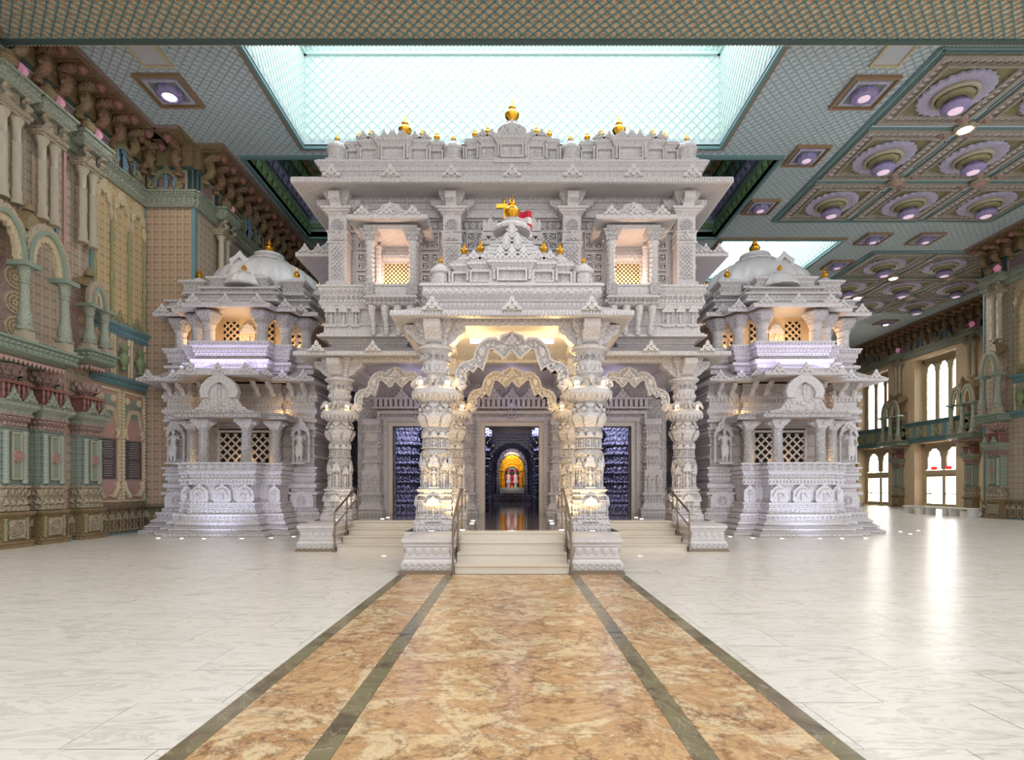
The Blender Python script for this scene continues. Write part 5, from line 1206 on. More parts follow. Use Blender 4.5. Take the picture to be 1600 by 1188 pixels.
# ---- projecting window balconies (jharokhas)
def jharokha(x, lab):
    t_ = thing('window_balcony', lab, 'balcony', (x, 15, 6.4)); yf = 14.95; W_ = .68
    P = rect(x-W_, x+W_, yf, 15.45)
    m = MB(); z = course(m, P, 6.46, [('slope',.06,-.08,0), ('scroll',.14,.0,.12,.07), ('flat',.04,.04), ('flat',.05,.0)]); m.build('lotus_band', 'marble', t_)
    m = MB(); z2 = course(m, rect(x-W_+.06, x+W_-.06, yf+.06, 15.7), z, [('petal',.24,.0,.16,.03), ('flat',.05,.04)]); m.build('parapet', 'marble', t_)
    for sx in (-1, 1):
        m = MB(); m.box(x+sx*.58-.14, x+sx*.58+.14, yf-.02, yf+.28, z, z2+.02); m.build('post_block', 'marble_fine', t_, False)
        m = MB(); prof = [(.14,z2+.02),(.15,z2+.06)]
        for k in range(7): prof += [(.10,z2+.10+k*.13),(.125,z2+.16+k*.13)]
        prof += [(.10,z2+1.02),(.14,z2+1.08),(.15,z2+1.16)]
        m.lathe(prof, 14, c=(x+sx*.58, yf+.12, 0), lobes=6, amp=.04); m.build('column', 'marble', t_)
        m = MB(); course(m, rect(x+sx*.58-.14, x+sx*.58+.14, yf-.02, yf+.26), z2+1.16, [('flat',.06,.02), ('slope',.16,.0,.08), ('flat',.06,.1)], True); m.build('capital', 'marble_fine', t_)
        m = MB(); m.lathe([(.12,z2),(.10,z2+.1),(.09,z2+1.2),(.12,z2+1.3)], 10, c=(x+sx*.52, 15.72, 0)); m.build('rear_column', 'marble', t_)
    zt = z2+1.44
    m = MB(); m.box(x-.72, x+.72, yf-.05, 16.0, zt, zt+.12); m.build('lintel', 'marble', t_, False)
    E = rect(x-1.06, x+1.06, yf-.42, 16.0); m = MB(); rs = [[(a, b, zz) for a, b in offp(E, o)] for o, zz in ((-.4, zt+.18), (-.03, zt+.10), (0, zt+.12), (0, zt+.21), (-.4, zt+.36))]; m.rings(rs); e = m.build('eave_slab', 'marble', t_)
    m = MB()
    for k, (w_, h_) in ((-1, (.44,.26)), (0, (.44,.26)), (1, (.44,.26))): antefix(m, TR((x+k*.66, yf-.40, zt+.2)), w_, h_)
    m.build('crest', 'marble', e)
    m = MB(); z3 = course(m, rect(x-.74, x+.74, yf-.1, 15.7), zt+.3, [('flat',.1,0), ('slope',.08,.0,-.1)])
    for sx in (-1, 1): m.lathe([(.13,0),(.14,.06),(.10,.12),(.06,.18),(.07,.2),(.02,.28)], 10, c=(x+sx*.66, yf, zt+.36))
    m.extr([(x-.55, zt+.4), (x+.55, zt+.4), (x+.46,zt+.52), (x+.30,zt+.56), (x+.22,zt+.68), (x,zt+.74), (x-.22,zt+.68), (x-.30,zt+.56), (x-.46,zt+.52)], yf, yf+.3)
    antefix(m, TR((x, yf-.02, zt+.42)), .5, .3); m.build('roof_crest', 'marble', t_)
    # lattice window with its warm niche
    yb = UY+.10
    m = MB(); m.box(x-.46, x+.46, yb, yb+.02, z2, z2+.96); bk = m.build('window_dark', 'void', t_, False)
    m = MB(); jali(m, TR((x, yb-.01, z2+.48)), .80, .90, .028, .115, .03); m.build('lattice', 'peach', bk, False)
    m = MB()
    for o, yy in ((.40,.05), (.50,.10), (.60,.06)):
        for s_ in (-1, 1): m.box(x+s_*o, x+s_*(o+.10), yb-yy, yb+.02, z2, z2+.93+o-.4)
        m.box(x-o-.1, x+o+.1, yb-yy, yb+.02, z2+.93+o-.4, z2+1.03+o-.4)
    m.build('window_frame', 'marble', bk, False)
    # slanting struts below
    for k, xx in enumerate((-.52, -.17, .17, .52)):
        m = MB(); m.tube([(x+xx, 15.02, 6.44), (x+xx, 15.0, 6.3), (x+xx, 15.18, 6.0), (x+xx, 15.22, 5.78), (x+xx, 15.2, 5.70)], [.11,.10,.07,.09,.02], 10); m.build('strut', 'marble', t_)
    point('balcony_lamp', (x, 15.40, z2+.10), 34, (1, .68, .46), .06)
    return t_
for sx in (-1, 1): jharokha(sx*3.26, 'projecting window balcony with a glowing lattice, %s' % SIDE[sx])
# central upper window behind the porch roof, with little crest
t_ = thing('central_window', 'small canopied window behind the porch roof', 'window', (0, UY, 8.3))
m = MB(); m.box(-.62,.62, UY+.02, UY+.2, 7.2, 8.3); m.build('niche', 'marble_dark', t_, False)
m = MB(); E = rect(-.85,.85, UY-.45, UY+.2); rs = [[(a, b, zz) for a, b in offp(E, o)] for o, zz in ((-.3, 8.36), (0, 8.30), (0, 8.40), (-.3, 8.55))]; m.rings(rs); m.build('eave_slab', 'marble', t_)
m = MB()
for k in range(-3, 4): antefix(m, TR((k*.26, UY-.35, 8.42)), .26, .24)
for k in (-1, 1): m.extr([(k*.6+a, b) for a, b in ((-.2,8.66),(.2,8.66),(.22,8.9),(.16,9.0),(.1,8.9),(.05,9.02),(0,9.06),(-.05,9.02),(-.1,8.9),(-.16,9.0),(-.22,8.9))], UY-.4, UY-.2)
m.box(-.84,.84,UY-.4,UY,8.55,8.68); m.build('crest', 'marble', t_)
# side balconies of the upper storey, seen edge-on
for sx in (-1, 1):
    t_ = thing('flank_balcony', 'flank balcony of the upper storey seen edge-on, %s' % SIDE[sx], 'balcony', (sx*5.6, 18, 6.5)); Q = MX(sx)
    m = MB(Q); course(m, rect(5.0, 5.75, 17.2, 19.6), 6.5, [('slope',.3,-.3,.0), ('scroll',.16,.0,.16,.05), ('petal',.3,-.05,.16,.04), ('flat',.06,.0)], True); m.build('parapet', 'marble', t_)
    m = MB(Q)
    for yy in (17.35, 19.4): m.lathe([(.13,7.3),(.1,7.4),(.1,8.3),(.16,8.45)], 12, c=(5.6, yy, 0), lobes=6, amp=.04)
    m.build('column', 'marble', t_)
    m = MB(Q); E = rect(5.0, 6.5, 16.7, 20); rs = [[(a, b, zz) for a, b in offp(E, o)] for o, zz in ((-.4, 8.6), (0, 8.5), (0, 8.62), (-.4, 8.85))]; m.rings(rs)
    for k in range(3): antefix(m, TR((5.4+k*.4, 16.7, 8.6)), .4, .28)
    course(m, rect(5.0, 5.9, 17.1, 19.7), 8.75, [('flat',.2,0), ('slope',.2,0,-.15), ('flat',.15,-.2), ('slope',.15,-.22,-.4)], True); m.build('eave_slab', 'marble', t_)

# ---- roof pavilions
def pavilion(name, lab, xc, yf, z, hw, dp, hgt, tiers, fin, figs, loc_off=0, grp=None):
    """stepped front with niches, then a tiered pyramid of mouldings with little pots and a gilt finial"""
    t_ = thing(name, lab, 'roof pavilion', (xc, yf, z), grp); s1 = hw*.36; s2 = hw*.70
    P = [(-hw,.32*hw*.5),(-s2,.32*hw*.5),(-s2,.16*hw*.5),(-s1,.16*hw*.5),(-s1,0),(s1,0),(s1,.16*hw*.5),(s2,.16*hw*.5),(s2,.32*hw*.5),(hw,.32*hw*.5),(hw,dp),(-hw,dp)]
    P = [(xc+a, yf+b) for a, b in P]
    m = MB(); zt = course(m, P, z, [('flat',.09,.05), ('cyma',.06,.05,.0), ('flat',hgt-.36,-.02), ('cyma',.07,-.02,.05), ('flat',.06,.07), ('drop',.06,.03,.09,.03)]); b = m.build('drum', 'marble', t_)
    xs = ((0,0,s1*.62), (-(s1+s2)/2,.08*hw,s1*.42), ((s1+s2)/2,.08*hw,s1*.42), (-(s2+hw)/2,.16*hw,s1*.40), ((s2+hw)/2,.16*hw,s1*.40))
    for k, (x, y, w_) in enumerate(xs):
        yy = yf+y*1.0+.02; h_ = (hgt-.42)
        m = MB(TR((xc+x, yy, z+.17))); q = MB(); trimloop(q, -w_, w_, 0, h_*.78, 0, .10, .04); m.add([(a, -c, bb) for a, bb, c in q.v], q.f)
        for s_ in (-1, 1): m.lathe([(.035,0),(.03,.05),(.03,h_*.8),(.055,h_)], 8, c=(s_*(w_+.09),-.05,0))
        m.extr([(-w_-.02,h_*.80),(w_+.02,h_*.80),(w_*.5,h_*.9),(0,h_*.97),(-w_*.5,h_*.9)], -.06, 0)
        if figs: figure(m, TR((0,-.02,.01)), h_*.72, 7, k)
        m.build('niche', 'marble', b)
    # tiered roof
    top = zt; cyy = yf+dp*.52; H_ = tiers*.145
    m = MB()
    for k in range(tiers):
        f_ = 1-(k+.3)/(tiers+.6); Q = shift(cross(hw*.98*f_, dp*.50*f_, .2, 2), xc, cyy); course(m, Q, top+k*.145, [('flat',.045,.0), ('tor',.055,-.02), ('slope',.045,-.03,-.08)], True)
    m.build('tiered_roof', 'marble', t_)
    m = MB(); m.lathe([(hw*.34,0),(hw*.36,.05),(hw*.33,.12),(hw*.22,.20),(hw*.16,.24),(hw*.19,.28),(hw*.12,.34)], 36, c=(xc, cyy, top+H_-.02), lobes=18, amp=.03); m.build('bell_dome', 'marble_smooth', t_)
    # openwork gable on the front
    gw = hw*.36; n = max(3, tiers)
    for k in range(n):
        f_ = 1-k/n; kk = max(1, round(3*f_))
        for i in range(kk): m = MB(); antefix(m, TR((xc+(i-(kk-1)/2)*gw*.55, yf+.06+k*dp*.40/n, top+k*.145*tiers/n)), gw*.62, .145*tiers/n*1.55, .05); m.build('gable_piece', 'marble_smooth', t_, False)
    for s_ in (-1, 1):
        for i in range(2): m = MB(); antefix(m, TR((xc+s_*(s1+.1+i*.26*hw*.8), yf+.12, top)), .3*hw, .22, .05); m.build('side_crest', 'marble', t_, False)
    m = MB(); kalash(m, (xc, cyy, top+H_+.28), fin); m.build('gilt_finial', 'gold', t_)
    # corner pots with ribbed caps and gilt tips
    for s_ in (-1, 1):
        for (fx, fy, sc_) in ((.84,.16,1), (.55,.12,.9), (.74,.7,1)):
            px, py = xc+s_*hw*fx, yf+dp*fy+.12; r = hw*.17*sc_
            m = MB(); m.lathe([(r,0),(r*1.1,.04),(r,.09),(r*1.05,.10),(r*.8,.17),(r*.4,.22),(r*.45,.25),(r*.2,.29)], 28, c=(px, py, top), lobes=14, amp=.03); po = m.build('corner_pot', 'marble', t_)
            m = MB(); kalash(m, (px, py, top+.27), .27, 10); m.build('gilt_tip', 'gold', po)
    return t_
def kiosk(xc, yc, z, s_, lab, tip=True):
    t_ = thing('roof_kiosk', lab, 'roof kiosk', (xc, yc, z), 'small domed kiosks on the roof edges'); Q = TR((xc, yc, z)) @ SC(s_, s_, s_)
    m = MB(Q); course(m, cross(.36,.36,.2,1), 0, [('flat',.10,.08), ('cyma',.08,.06,.0), ('flat',.05,.02)], True); m.build('base', 'marble', t_)
    m = MB(Q); m.lathe([(.30,.22),(.29,.28),(.29,.60),(.33,.64),(.37,.66),(.36,.70)], 24); d = m.build('drum', 'marble', t_)
    for k in range(8):
        m = MB(Q @ RZ(k*PI/4)); m.extr([(-.065,.3),(.065,.3),(.065,.5),(0,.6),(-.065,.5)], -.31, -.28); figure(m, TR((0,-.31,.31)), .24, 5, k); m.build('niche', 'marble_dark' if 0 else 'marble', d)
    m = MB(Q); m.lathe([(.36,.70),(.35,.76),(.30,.84),(.22,.92),(.13,.97),(.15,1.0),(.06,1.04)], 48, lobes=16, amp=.035); m.build('ribbed_dome', 'marble_smooth', t_)
    m = MB(Q); kalash(m, (0,0,1.02), .26 if tip else .2, 10); m.build('gilt_tip', 'gold', t_)
ZR = 10.42
pavilion('roof_pavilion', 'roof pavilion with niches above the panelled-wall-side balcony', -3.26, 15.3, ZR, 1.32, 3.2, .80, 5, .60, False, grp='pavilions on the main roof')
pavilion('roof_pavilion', 'roof pavilion with niches above the window-side balcony', 3.26, 15.3, ZR, 1.32, 3.2, .80, 5, .60, False, grp='pavilions on the main roof')
pavilion('roof_pavilion', 'tallest roof pavilion with the highest gilt finial, in the centre', 0, 15.2, ZR, 1.25, 3.0, .80, 7, .66, True, grp='pavilions on the main roof')
for x, l_ in ((-4.88, 'roof kiosk at the corner on the panelled-wall side'), (-1.63, 'roof kiosk beside the central pavilion, panelled-wall side'), (1.63, 'roof kiosk beside the central pavilion, window side'), (4.88, 'roof kiosk at the corner on the window side')):
    kiosk(x, 15.55, ZR, .78, l_)
# porch roof
pavilion('porch_pavilion', 'tiered carved roof of the porch with a large gilt finial', 0, 11.98, 5.86, 1.28, 2.6, .66, 8, .56, True)
for sx in (-1, 1): kiosk(sx*1.58, 12.3, 5.86, .62, 'small kiosk beside the porch roof, %s' % SIDE[sx])
# flag on a gilt pole
fx, fy = X(788, 14.0), 14.0
t_ = thing('temple_flag', 'red and white flag on a gilt pole behind the porch finial', 'flag', (fx, fy, 7.4))
m = MB(); m.tube([(fx, fy, 7.4), (fx, fy, 8.75)], .022, 8); m.lathe([(.03,8.72),(.05,8.76),(.01,8.86)], 8, c=(fx, fy, 0)); m.box(fx-.2, fx+.2, fy-.03, fy+.03, 8.58, 8.68); m.build('pole', 'gold', t_)
for k in range(4):
    m = MB(); n = 14; z0_, z1_ = 8.55-.16*(k+1), 8.55-.16*k; o, i = [], []
    v = []; 
    for q in range(n+1):
        x = fx+.03+.66*q/n*(1-.0*k); y = fy+.06*sin(q*.9); dz = -.06*q/n; v += [(x, y, z0_+dz), (x, y, z1_+dz)]
    m.add(v, [(2*q, 2*q+2, 2*q+3, 2*q+1) for q in range(n)]); m.build('stripe', 'cloth_red' if k % 2 == 0 else 'cloth_white', t_)
# ================================================================== SIDE SHRINES
def remesh(mb, name, mt, parent, vox=.02):
    """fuse overlapping limbs into one continuous carved surface"""
    o = mb.build(name, mt, parent); md = o.modifiers.new('r', 'REMESH'); md.mode = 'VOXEL'; md.voxel_size = vox; md.use_smooth_shade = True
    sm = o.modifiers.new('s', 'SMOOTH'); sm.iterations = 3; sm.factor = .5
    dg = bpy.context.evaluated_depsgraph_get(); me = bpy.data.meshes.new_from_object(o.evaluated_get(dg)); o.modifiers.clear(); old = o.data; o.data = me; bpy.data.meshes.remove(old); return o
def statue(x, y, z, h, sx, lab):
    t_ = thing('marble_statue', lab, 'statue', (x, y, z), 'standing figures on the shrine buttresses'); Q = TR((x, y, z)) @ SC(sx*h, h, h); m = MB(Q)
    m.tube([(.055,-.01,0),(.06,0,.12),(.07,-.035,.27),(.065,0,.48)], [.03,.034,.046,.068], 10); m.tube([(-.05,-.02,0),(-.055,-.01,.12),(-.06,-.02,.27),(-.055,0,.48)], [.03,.034,.046,.068], 10)
    m.ball((.06,-.04,.012), .035, 8, 5, (.8,1.6,.5)); m.ball((-.05,-.05,.012), .035, 8, 5, (.8,1.6,.5))
    m.lathe([(.10,.42),(.118,.48),(.10,.54),(.078,.60),(.105,.70),(.118,.76),(.09,.81),(.035,.83),(.035,.87)], 14, sy=.68)
    m.ball((0,-.01,.905), .052, 12, 9, (.88,1,1.2)); m.ball((0,-.062,.90), .012, 6, 4, (.7,1,1.4)); m.ball((.05,0,.90), .014, 6, 4, (.5,1,1.6)); m.ball((-.05,0,.90), .014, 6, 4, (.5,1,1.6))
    m.lathe([(.052,.945),(.058,.96),(.04,.99),(.02,1.02),(.006,1.04)], 10)
    m.tube([(.115,0,.77),(.175,.01,.66),(.165,-.07,.56)], [.036,.030,.024], 8); m.tube([(-.115,0,.77),(-.19,0,.68),(-.165,-.07,.80)], [.036,.030,.024], 8)
    m.ball((.163,-.085,.545), .024, 7, 5, (.8,1,1.3)); m.ball((-.165,-.08,.83), .024, 7, 5, (.8,1,1.3))
    m.lathe([(.105,.20),(.11,.24),(.108,.47)], 14, sy=.62)
    remesh(m, 'figure', 'marble', t_, .014*h)
    m = MB(Q); m.box(-.2,.2,-.12,.16,-.04,0); m.build('ledge', 'marble', t_, False)
    m = MB(Q)
    for s_ in (-1, 1): m.lathe([(.05,0),(.04,.05),(.035,.4),(.04,.75),(.06,.82)], 8, c=(s_*.24,.14,0))
    m.strip([(x_*1.0, z_) for x_, z_ in arch_pts(.30, 0, .82, 1.12, 7, 18, .06)], arch_pts(.22, 0, .82, 1.0, 7, 18, .1), .08, .18); m.build('niche_frame', 'marble', t_)
SHX, SHY = 9.5, 21.5
def side_shrine(sx):
    sd = SIDE[sx]; Q = MX(sx)
    t_ = thing('side_shrine', 'two-storey domed marble shrine on the %s of the main shrine' % sd, 'shrine', (sx*SHX, SHY, 0))
    def B(T=None): return MB(Q if T is None else Q @ T)
    x0, x1, yb = 6.85, 12.15, 19.45          # built for x>0, mirrored by sx
    # plan: corner buttresses and stepped body, bay in the middle
    body = [(x0,yb),(x0+.95,yb),(x0+.95,yb+.35),(x0+1.25,yb+.35),(x0+1.25,yb+.15),(x1-1.25,yb+.15),(x1-1.25,yb+.35),(x1-.95,yb+.35),(x1-.95,yb),(x1,yb),(x1,yb+.95),(x1-.3,yb+.95),(x1-.3,yb+1.25),(x1-.1,yb+1.25),(x1-.1,25),(x0,25)]
    bx0, bx1, by = 7.7, 11.0, 17.95
    bay = [(bx0,by+.55),(bx0+.6,by+.55),(bx0+.6,by),(bx1-.6,by),(bx1-.6,by+.55),(bx1,by+.55),(bx1,yb+.4),(bx0,yb+.4)]
    # plinths
    PL = [('petal',.10,.55,.16,.04), ('slope',.10,.50,.36), ('flat',.05,.42), ('slope',.12,.40,.24), ('flat',.05,.30), ('cyma',.12,.28,.14), ('scroll',.10,.16,.14,.03), ('flat',.06,.18), ('scroll',.14,.05,.16,.03)]
    m = B(); zb = course(m, body, 0, PL, True); m.build('plinth', 'marble', t_)
    m = B(); course(m, bay, 0, PL, True); m.build('bay_plinth', 'marble', t_)
    # body courses up to the lower eave
    m = B(); z = course(m, body, zb, [('flat',.45,-.02), ('tor',.12,.02), ('flat',.10,-.06), ('bulb',.22,-.06,.10), ('flat',.08,-.08), ('drop',.16,-.02,.14,.05), ('flat',.08,.04), ('petal',.16,-.02,.14,.05), ('flat',.06,.06), ('flat',.30,-.10), ('scroll',.14,-.08,.16,.03), ('flat',.30,-.10), ('tor',.08,-.06), ('flat',.25,-.10), ('flat',.06,-.02), ('scroll',.18,-.06,.16,.04), ('flat',.08,.02), ('flat',.16,-.08), ('tor',.14,-.02), ('flat',.10,-.06), ('cyma',.10,-.06,.04), ('flat',.12,.06), ('flat',.08,.0), ('flat',.2,-.06), ('dent',.1,.0,.14,.05), ('flat',.12,.06), ('drop',.14,.02,.16,.06), ('flat',.3,-.05)], True); m.build('body', 'marble', t_)
    # niche panels low on the buttresses
    for xx in (x0+.475, x1-.475):
        m = B(TR((xx, yb-.02, zb+.02))); m.extr([(-.42,0),(.42,0),(.42,.36),(.3,.5),(.1,.56),(-.1,.56),(-.3,.5),(-.42,.36)], -.06, 0); rosette(m, TR((0,-.06,.24)), .17, .04, 8); figure(m, TR((0,-.08,.1)), .28, 6); m.build('buttress_niche', 'marble', t_)
        m = B(TR((xx, yb-.08, 3.55))); antefix(m, TR((0,0,0)), .62, .5, .12); m.ball((0,-.06,.2), .14, 8, 6, (1,.5,1)); m.build('buttress_crest', 'marble', t_)
    # bay: deity panels, rail, columns, eave
    m = B(); z = course(m, bay, zb, [('flat',.06,.02), ('petal',.12,.0,.14,.04), ('flat',.05,.04), ('flat',.58,-.10), ('flat',.05,.02), ('dent',.08,.0,.11,.04), ('flat',.05,.06), ('scroll',.16,.0,.14,.03), ('flat',.05,.04), ('cyma',.06,.04,.10), ('scroll',.22,.06,.26,.05), ('flat',.05,.14)], True); m.build('bay_body', 'marble', t_)
    zr = z
    for k, xx in enumerate((bx0+.92, (bx0+bx1)/2, bx1-.92)):
        m = B(TR((xx, by+.06, zb+.22))); m.extr([(-.24,0),(.24,0),(.3,.1),(.28,.4),(.16,.5),(0,.62),(-.16,.5),(-.28,.4),(-.3,.1)], -.07, 0); m.strip(arch_pts(.22,0,.2,.46,3,14,.1), arch_pts(.14,0,.2,.36,3,14,.1), -.12, -.06); figure(m, TR((0,-.09,.06)), .40, 7, k); m.build('deity_panel', 'marble', t_)
    for k, xx in enumerate((bx0+.2, bx1-.2)):
        m = B(TR((xx, by+.60, zb+.22))); m.extr([(-.16,0),(.16,0),(.2,.1),(.19,.4),(0,.6),(-.19,.4),(-.2,.1)], -.07, 0); figure(m, TR((0,-.09,.06)), .38, 7, k); m.build('deity_panel', 'marble', t_)
    zc = 3.62
    for k, (xx, yy) in enumerate(((bx0+.95,by+.2), (bx1-.95,by+.2), (bx0+.25,by+.78), (bx1-.25,by+.78))):
        m = B(); m.lathe([(.19,zr),(.20,zr+.05),(.17,zr+.12),(.18,zr+.2),(.16,zr+.26),(.15,zc-.3),(.17,zc-.27),(.15,zc-.24),(.17,zc-.16),(.16,zc-.12)], 18, c=(xx, yy, 0), lobes=9, amp=.03); co = m.build('bay_column', 'marble_fine', t_)
        m = B(); course(m, shift(rect(-.15,.15,-.15,.15), xx, yy), zc-.13, [('flat',.05,.0), ('slope',.14,.0,.12), ('flat',.08,.14)], True)
        for a in range(4): m.ball((xx+.26*cos(a*PI/2+PI/4*0), yy+.26*sin(a*PI/2), zc+.04), .07, 7, 5)
        m.build('bay_capital', 'marble', co)
    # lattice window in the bay
    wx = (bx0+bx1)/2; m = B(); m.box(wx-.95, wx+.95, yb+.1, yb+.14, zr, zc); wd = m.build('bay_window', 'void', t_, False)
    for a in (-.48, .48):
        m = B(); jali(m, TR((wx+a, yb+.08, (zr+zc)/2-.05)), .78, .98, .055, .29, .04); m.build('bay_lattice', 'marble', wd, False)
        m = B(); q = MB(); trimloop(q, wx+a-.39, wx+a+.39, zr+.02, zc-.14, 0, .09, .08); m.add([(u, yb+.08-c, v) for u, v, c in q.v], q.f); m.build('bay_window_frame', 'marble', wd, False)
    bo = offp(bay, .34); m = B(); rs = [[(a, b, zz) for a, b in offp(bo, o)] for o, zz in ((-.45, zc+.26), (-.02, zc+.16), (0, zc+.18), (0, zc+.26), (-.06, zc+.28), (-.4, zc+.42))]; m.rings(rs); row(m, bo, -.06, zc+.26, .13, .12, .03, 'petal', True); m.build('bay_eave', 'marble_fine', t_)
    # tall crest with the arched niche
    m = B(TR((wx, by-.1, zc+.26))); m.extr([(-1.2,0),(1.2,0),(1.05,.16),(.75,.2),(.6,.42),(.5,.62),(-.5,.62),(-.6,.42),(-.75,.2),(-1.05,.16)], -.02, .1)
    for k in range(26):
        a = random.uniform(-1, 1); b = random.uniform(0, 1); m.ball((a*(.95-.5*b), -.03, .06+b*.48), .065, 6, 4, (1,.6,1))
    m.strip([(x_, .55+z_) for x_, z_ in [(-.56,0),(-.62,.2),(-.54,.42),(-.36,.6),(-.16,.72),(0,.86),(.16,.72),(.36,.6),(.54,.42),(.62,.2),(.56,0)]], [(x_, .55+z_) for x_, z_ in [(-.30,0),(-.34,.16),(-.28,.30),(-.18,.40),(-.08,.46),(0,.5),(.08,.46),(.18,.40),(.28,.30),(.34,.16),(.30,0)]], -.12, .1)
    m.box(-.34,.34,0,.1,.55,1.0); figure(m, TR((0,-.03,.56)), .44, 8); m.build('bay_crest', 'marble', t_)
    # lower eave: wavy, with crests and brackets
    le = [(x0-.2,yb-.75),(x0+1.2,yb-.75),(x0+1.2,yb-1.25),(bx0+.35,yb-1.25),(bx0+.35,yb-1.75),(bx1-.35,yb-1.75),(bx1-.35,yb-1.25),(x1-1.2,yb-1.25),(x1-1.2,yb-.75),(x1+.5,yb-.75),(x1+.5,yb+1.4),(x1+.35,yb+1.4),(x1+.35,25.2),(x0-.2,25.2)]
    m = B(); rs = [[(a, b, zz) for a, b in offp(le, o)] for o, zz in ((-.75, 5.30), (-.30, 5.12), (-.03, 5.14), (0, 5.17), (0, 5.24), (-.08, 5.26), (-.3, 5.34), (-.72, 5.62))]; m.rings(rs); ev = m.build('lower_eave', 'marble', t_)
    m = B()
    for i in range(9):
        a, b = le[i], le[i+1]; L = math.hypot(b[0]-a[0], b[1]-a[1])
        if abs(a[1]-b[1]) > .01: continue
        k = max(1, round(L/.8))
        for q in range(k):
            xx = a[0]+(b[0]-a[0])*(q+.5)/k; antefix(m, TR((xx, a[1]+.04, 5.22)), .46, .32, .08)
            m.extr([(xx-L/k/2,5.24),(xx+L/k/2,5.24),(xx+L/k/2-.06,5.28),(xx,5.38),(xx-L/k/2+.06,5.28)], a[1]+.05, a[1]+.45)
    m.build('eave_crests', 'marble', ev)
    for xx, yy in ((x0+.3,yb),(x0+.75,yb),(bx0+.5,yb-.3),(bx0+1.0,yb-.3),(bx1-1.0,yb-.3),(bx1-.5,yb-.3),(x1-.75,yb),(x1-.3,yb)):
        m = B(); m.tube([(xx,yy+.05,4.72),(xx,yy-.16,4.78),(xx,yy-.22,4.92),(xx,yy-.42,5.02),(xx,yy-.56,5.14)], [.05,.09,.08,.10,.07], 8); m.build('eave_bracket', 'marble', t_)
    # upper platform
    up = [(x0+.1,yb+.05),(bx0-.1,yb+.05),(bx0-.1,yb-.45),(bx0+.45,yb-.45),(bx0+.45,yb-.95),(bx1-.45,yb-.95),(bx1-.45,yb-.45),(bx1+.1,yb-.45),(bx1+.1,yb+.05),(x1-.1,yb+.05),(x1-.1,25),(x0+.1,25)]
    m = B(); z = course(m, up, 5.45, [('flat',.08,-.12), ('drop',.13,.0,.12,.04), ('cyma',.07,.0,.10), ('flat',.08,.10), ('slope',.06,.08,-.04), ('flat',.06,-.08), ('drop',.14,.0,.12,.04), ('petal',.14,.04,.12,.04), ('cyma',.06,.04,.12), ('dent',.07,.10,.11,.03), ('flat',.06,.14)], True); m.build('upper_platform', 'marble', t_)
    zu = z; zt = zu+1.08
    # upper pavilion: wall, lattices, columns
    ub = [(x0+.6,yb+.9),(bx0+.4,yb+.9),(bx0+.4,yb+.35),(bx1-.4,yb+.35),(bx1-.4,yb+.9),(x1-.6,yb+.9),(x1-.6,24.6),(x0+.6,24.6)]
    m = B(); course(m, ub, zu, [('flat',1.5,0)], True); m.build('upper_wall', 'peach', t_)
    for xx, yy, wv in ((wx-.62,yb+.33,.55), (wx+.62,yb+.33,.55), (x0+1.15,yb+.88,.6), (x1-1.15,yb+.88,.6)):
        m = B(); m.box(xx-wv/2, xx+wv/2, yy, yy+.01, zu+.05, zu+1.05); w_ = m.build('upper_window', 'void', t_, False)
        m = B(); jali(m, TR((xx, yy-.005, zu+.55)), wv, 1.0, .045, .23, .04); m.build('upper_lattice', 'peach', w_, False)
    for xx, yy in ((wx,yb+.33), (x0+.85,yb+.5)):
        m = B(TR((xx, yy, zu+.05))); niche(m, Matrix.Identity(4), .5, .95, .09); m.build('upper_niche', 'marble', t_)
    cols = [(bx0+.75,yb-.62), (bx1-.75,yb-.62), (bx0+.15,yb-.15), (bx1-.15,yb-.15), (x0+.45,yb+.32), (x1-.4,yb+.32), (x1-.4,yb+1.7)]
    for xx, yy in cols:
        m = B(); m.lathe([(.22,zu),(.23,zu+.07),(.19,zu+.12),(.18,zu+.38),(.20,zu+.41),(.18,zu+.44),(.19,zu+.58),(.23,zu+.63),(.21,zu+.68)], 18, c=(xx, yy, 0), lobes=9, amp=.025); co = m.build('upper_column', 'marble', t_)
        m = B(); m.lathe([(.21,zu+.66),(.26,zu+.74),(.38,zu+.92),(.42,zu+1.0),(.40,zu+1.06)], 18, c=(xx, yy, 0), lobes=6, amp=.07); m.build('upper_capital', 'marble_fine', co)
    # upper eaves, stepped roof
    e2 = [(x0-.15,yb-.25),(bx0-.45,yb-.25),(bx0-.45,yb-.75),(bx0+.2,yb-.75),(bx0+.2,yb-1.25),(bx1-.2,yb-1.25),(bx1-.2,yb-.75),(bx1+.45,yb-.75),(bx1+.45,yb-.25),(x1+.25,yb-.25),(x1+.25,25),(x0-.15,25)]
    m = B(); rs = [[(a, b, zz) for a, b in offp(e2, o)] for o, zz in ((-.5, zt+.12), (-.02, zt), (0, zt+.02), (0, zt+.12), (-.06, zt+.14), (-.5, zt+.36))]; m.rings(rs); ev = m.build('upper_eave', 'marble', t_)
    m = B()
    for xx, yy in ((bx0+.6,yb-1.24),(wx,yb-1.24),(bx1-.6,yb-1.24),(bx0-.1,yb-.74),(bx1+.1,yb-.74),(x0+.4,yb-.24),(x1-.1,yb-.24)): antefix(m, TR((xx, yy, zt+.12)), .5, .3, .08)
    m.build('upper_crests', 'marble', ev)
    # rising tiers
    z = zt+.30
    def step(pl, zz, spec, nm):
        m = B(); r_ = course(m, pl, zz, spec, True); m.build(nm, 'marble', t_); return r_
    t1 = [(bx0+.15,yb-.85),(bx1-.15,yb-.85),(bx1-.15,yb-.1),(x1-.2,yb-.1),(x1-.2,24.8),(x0+.2,24.8),(x0+.2,yb-.1),(bx0+.15,yb-.1)]
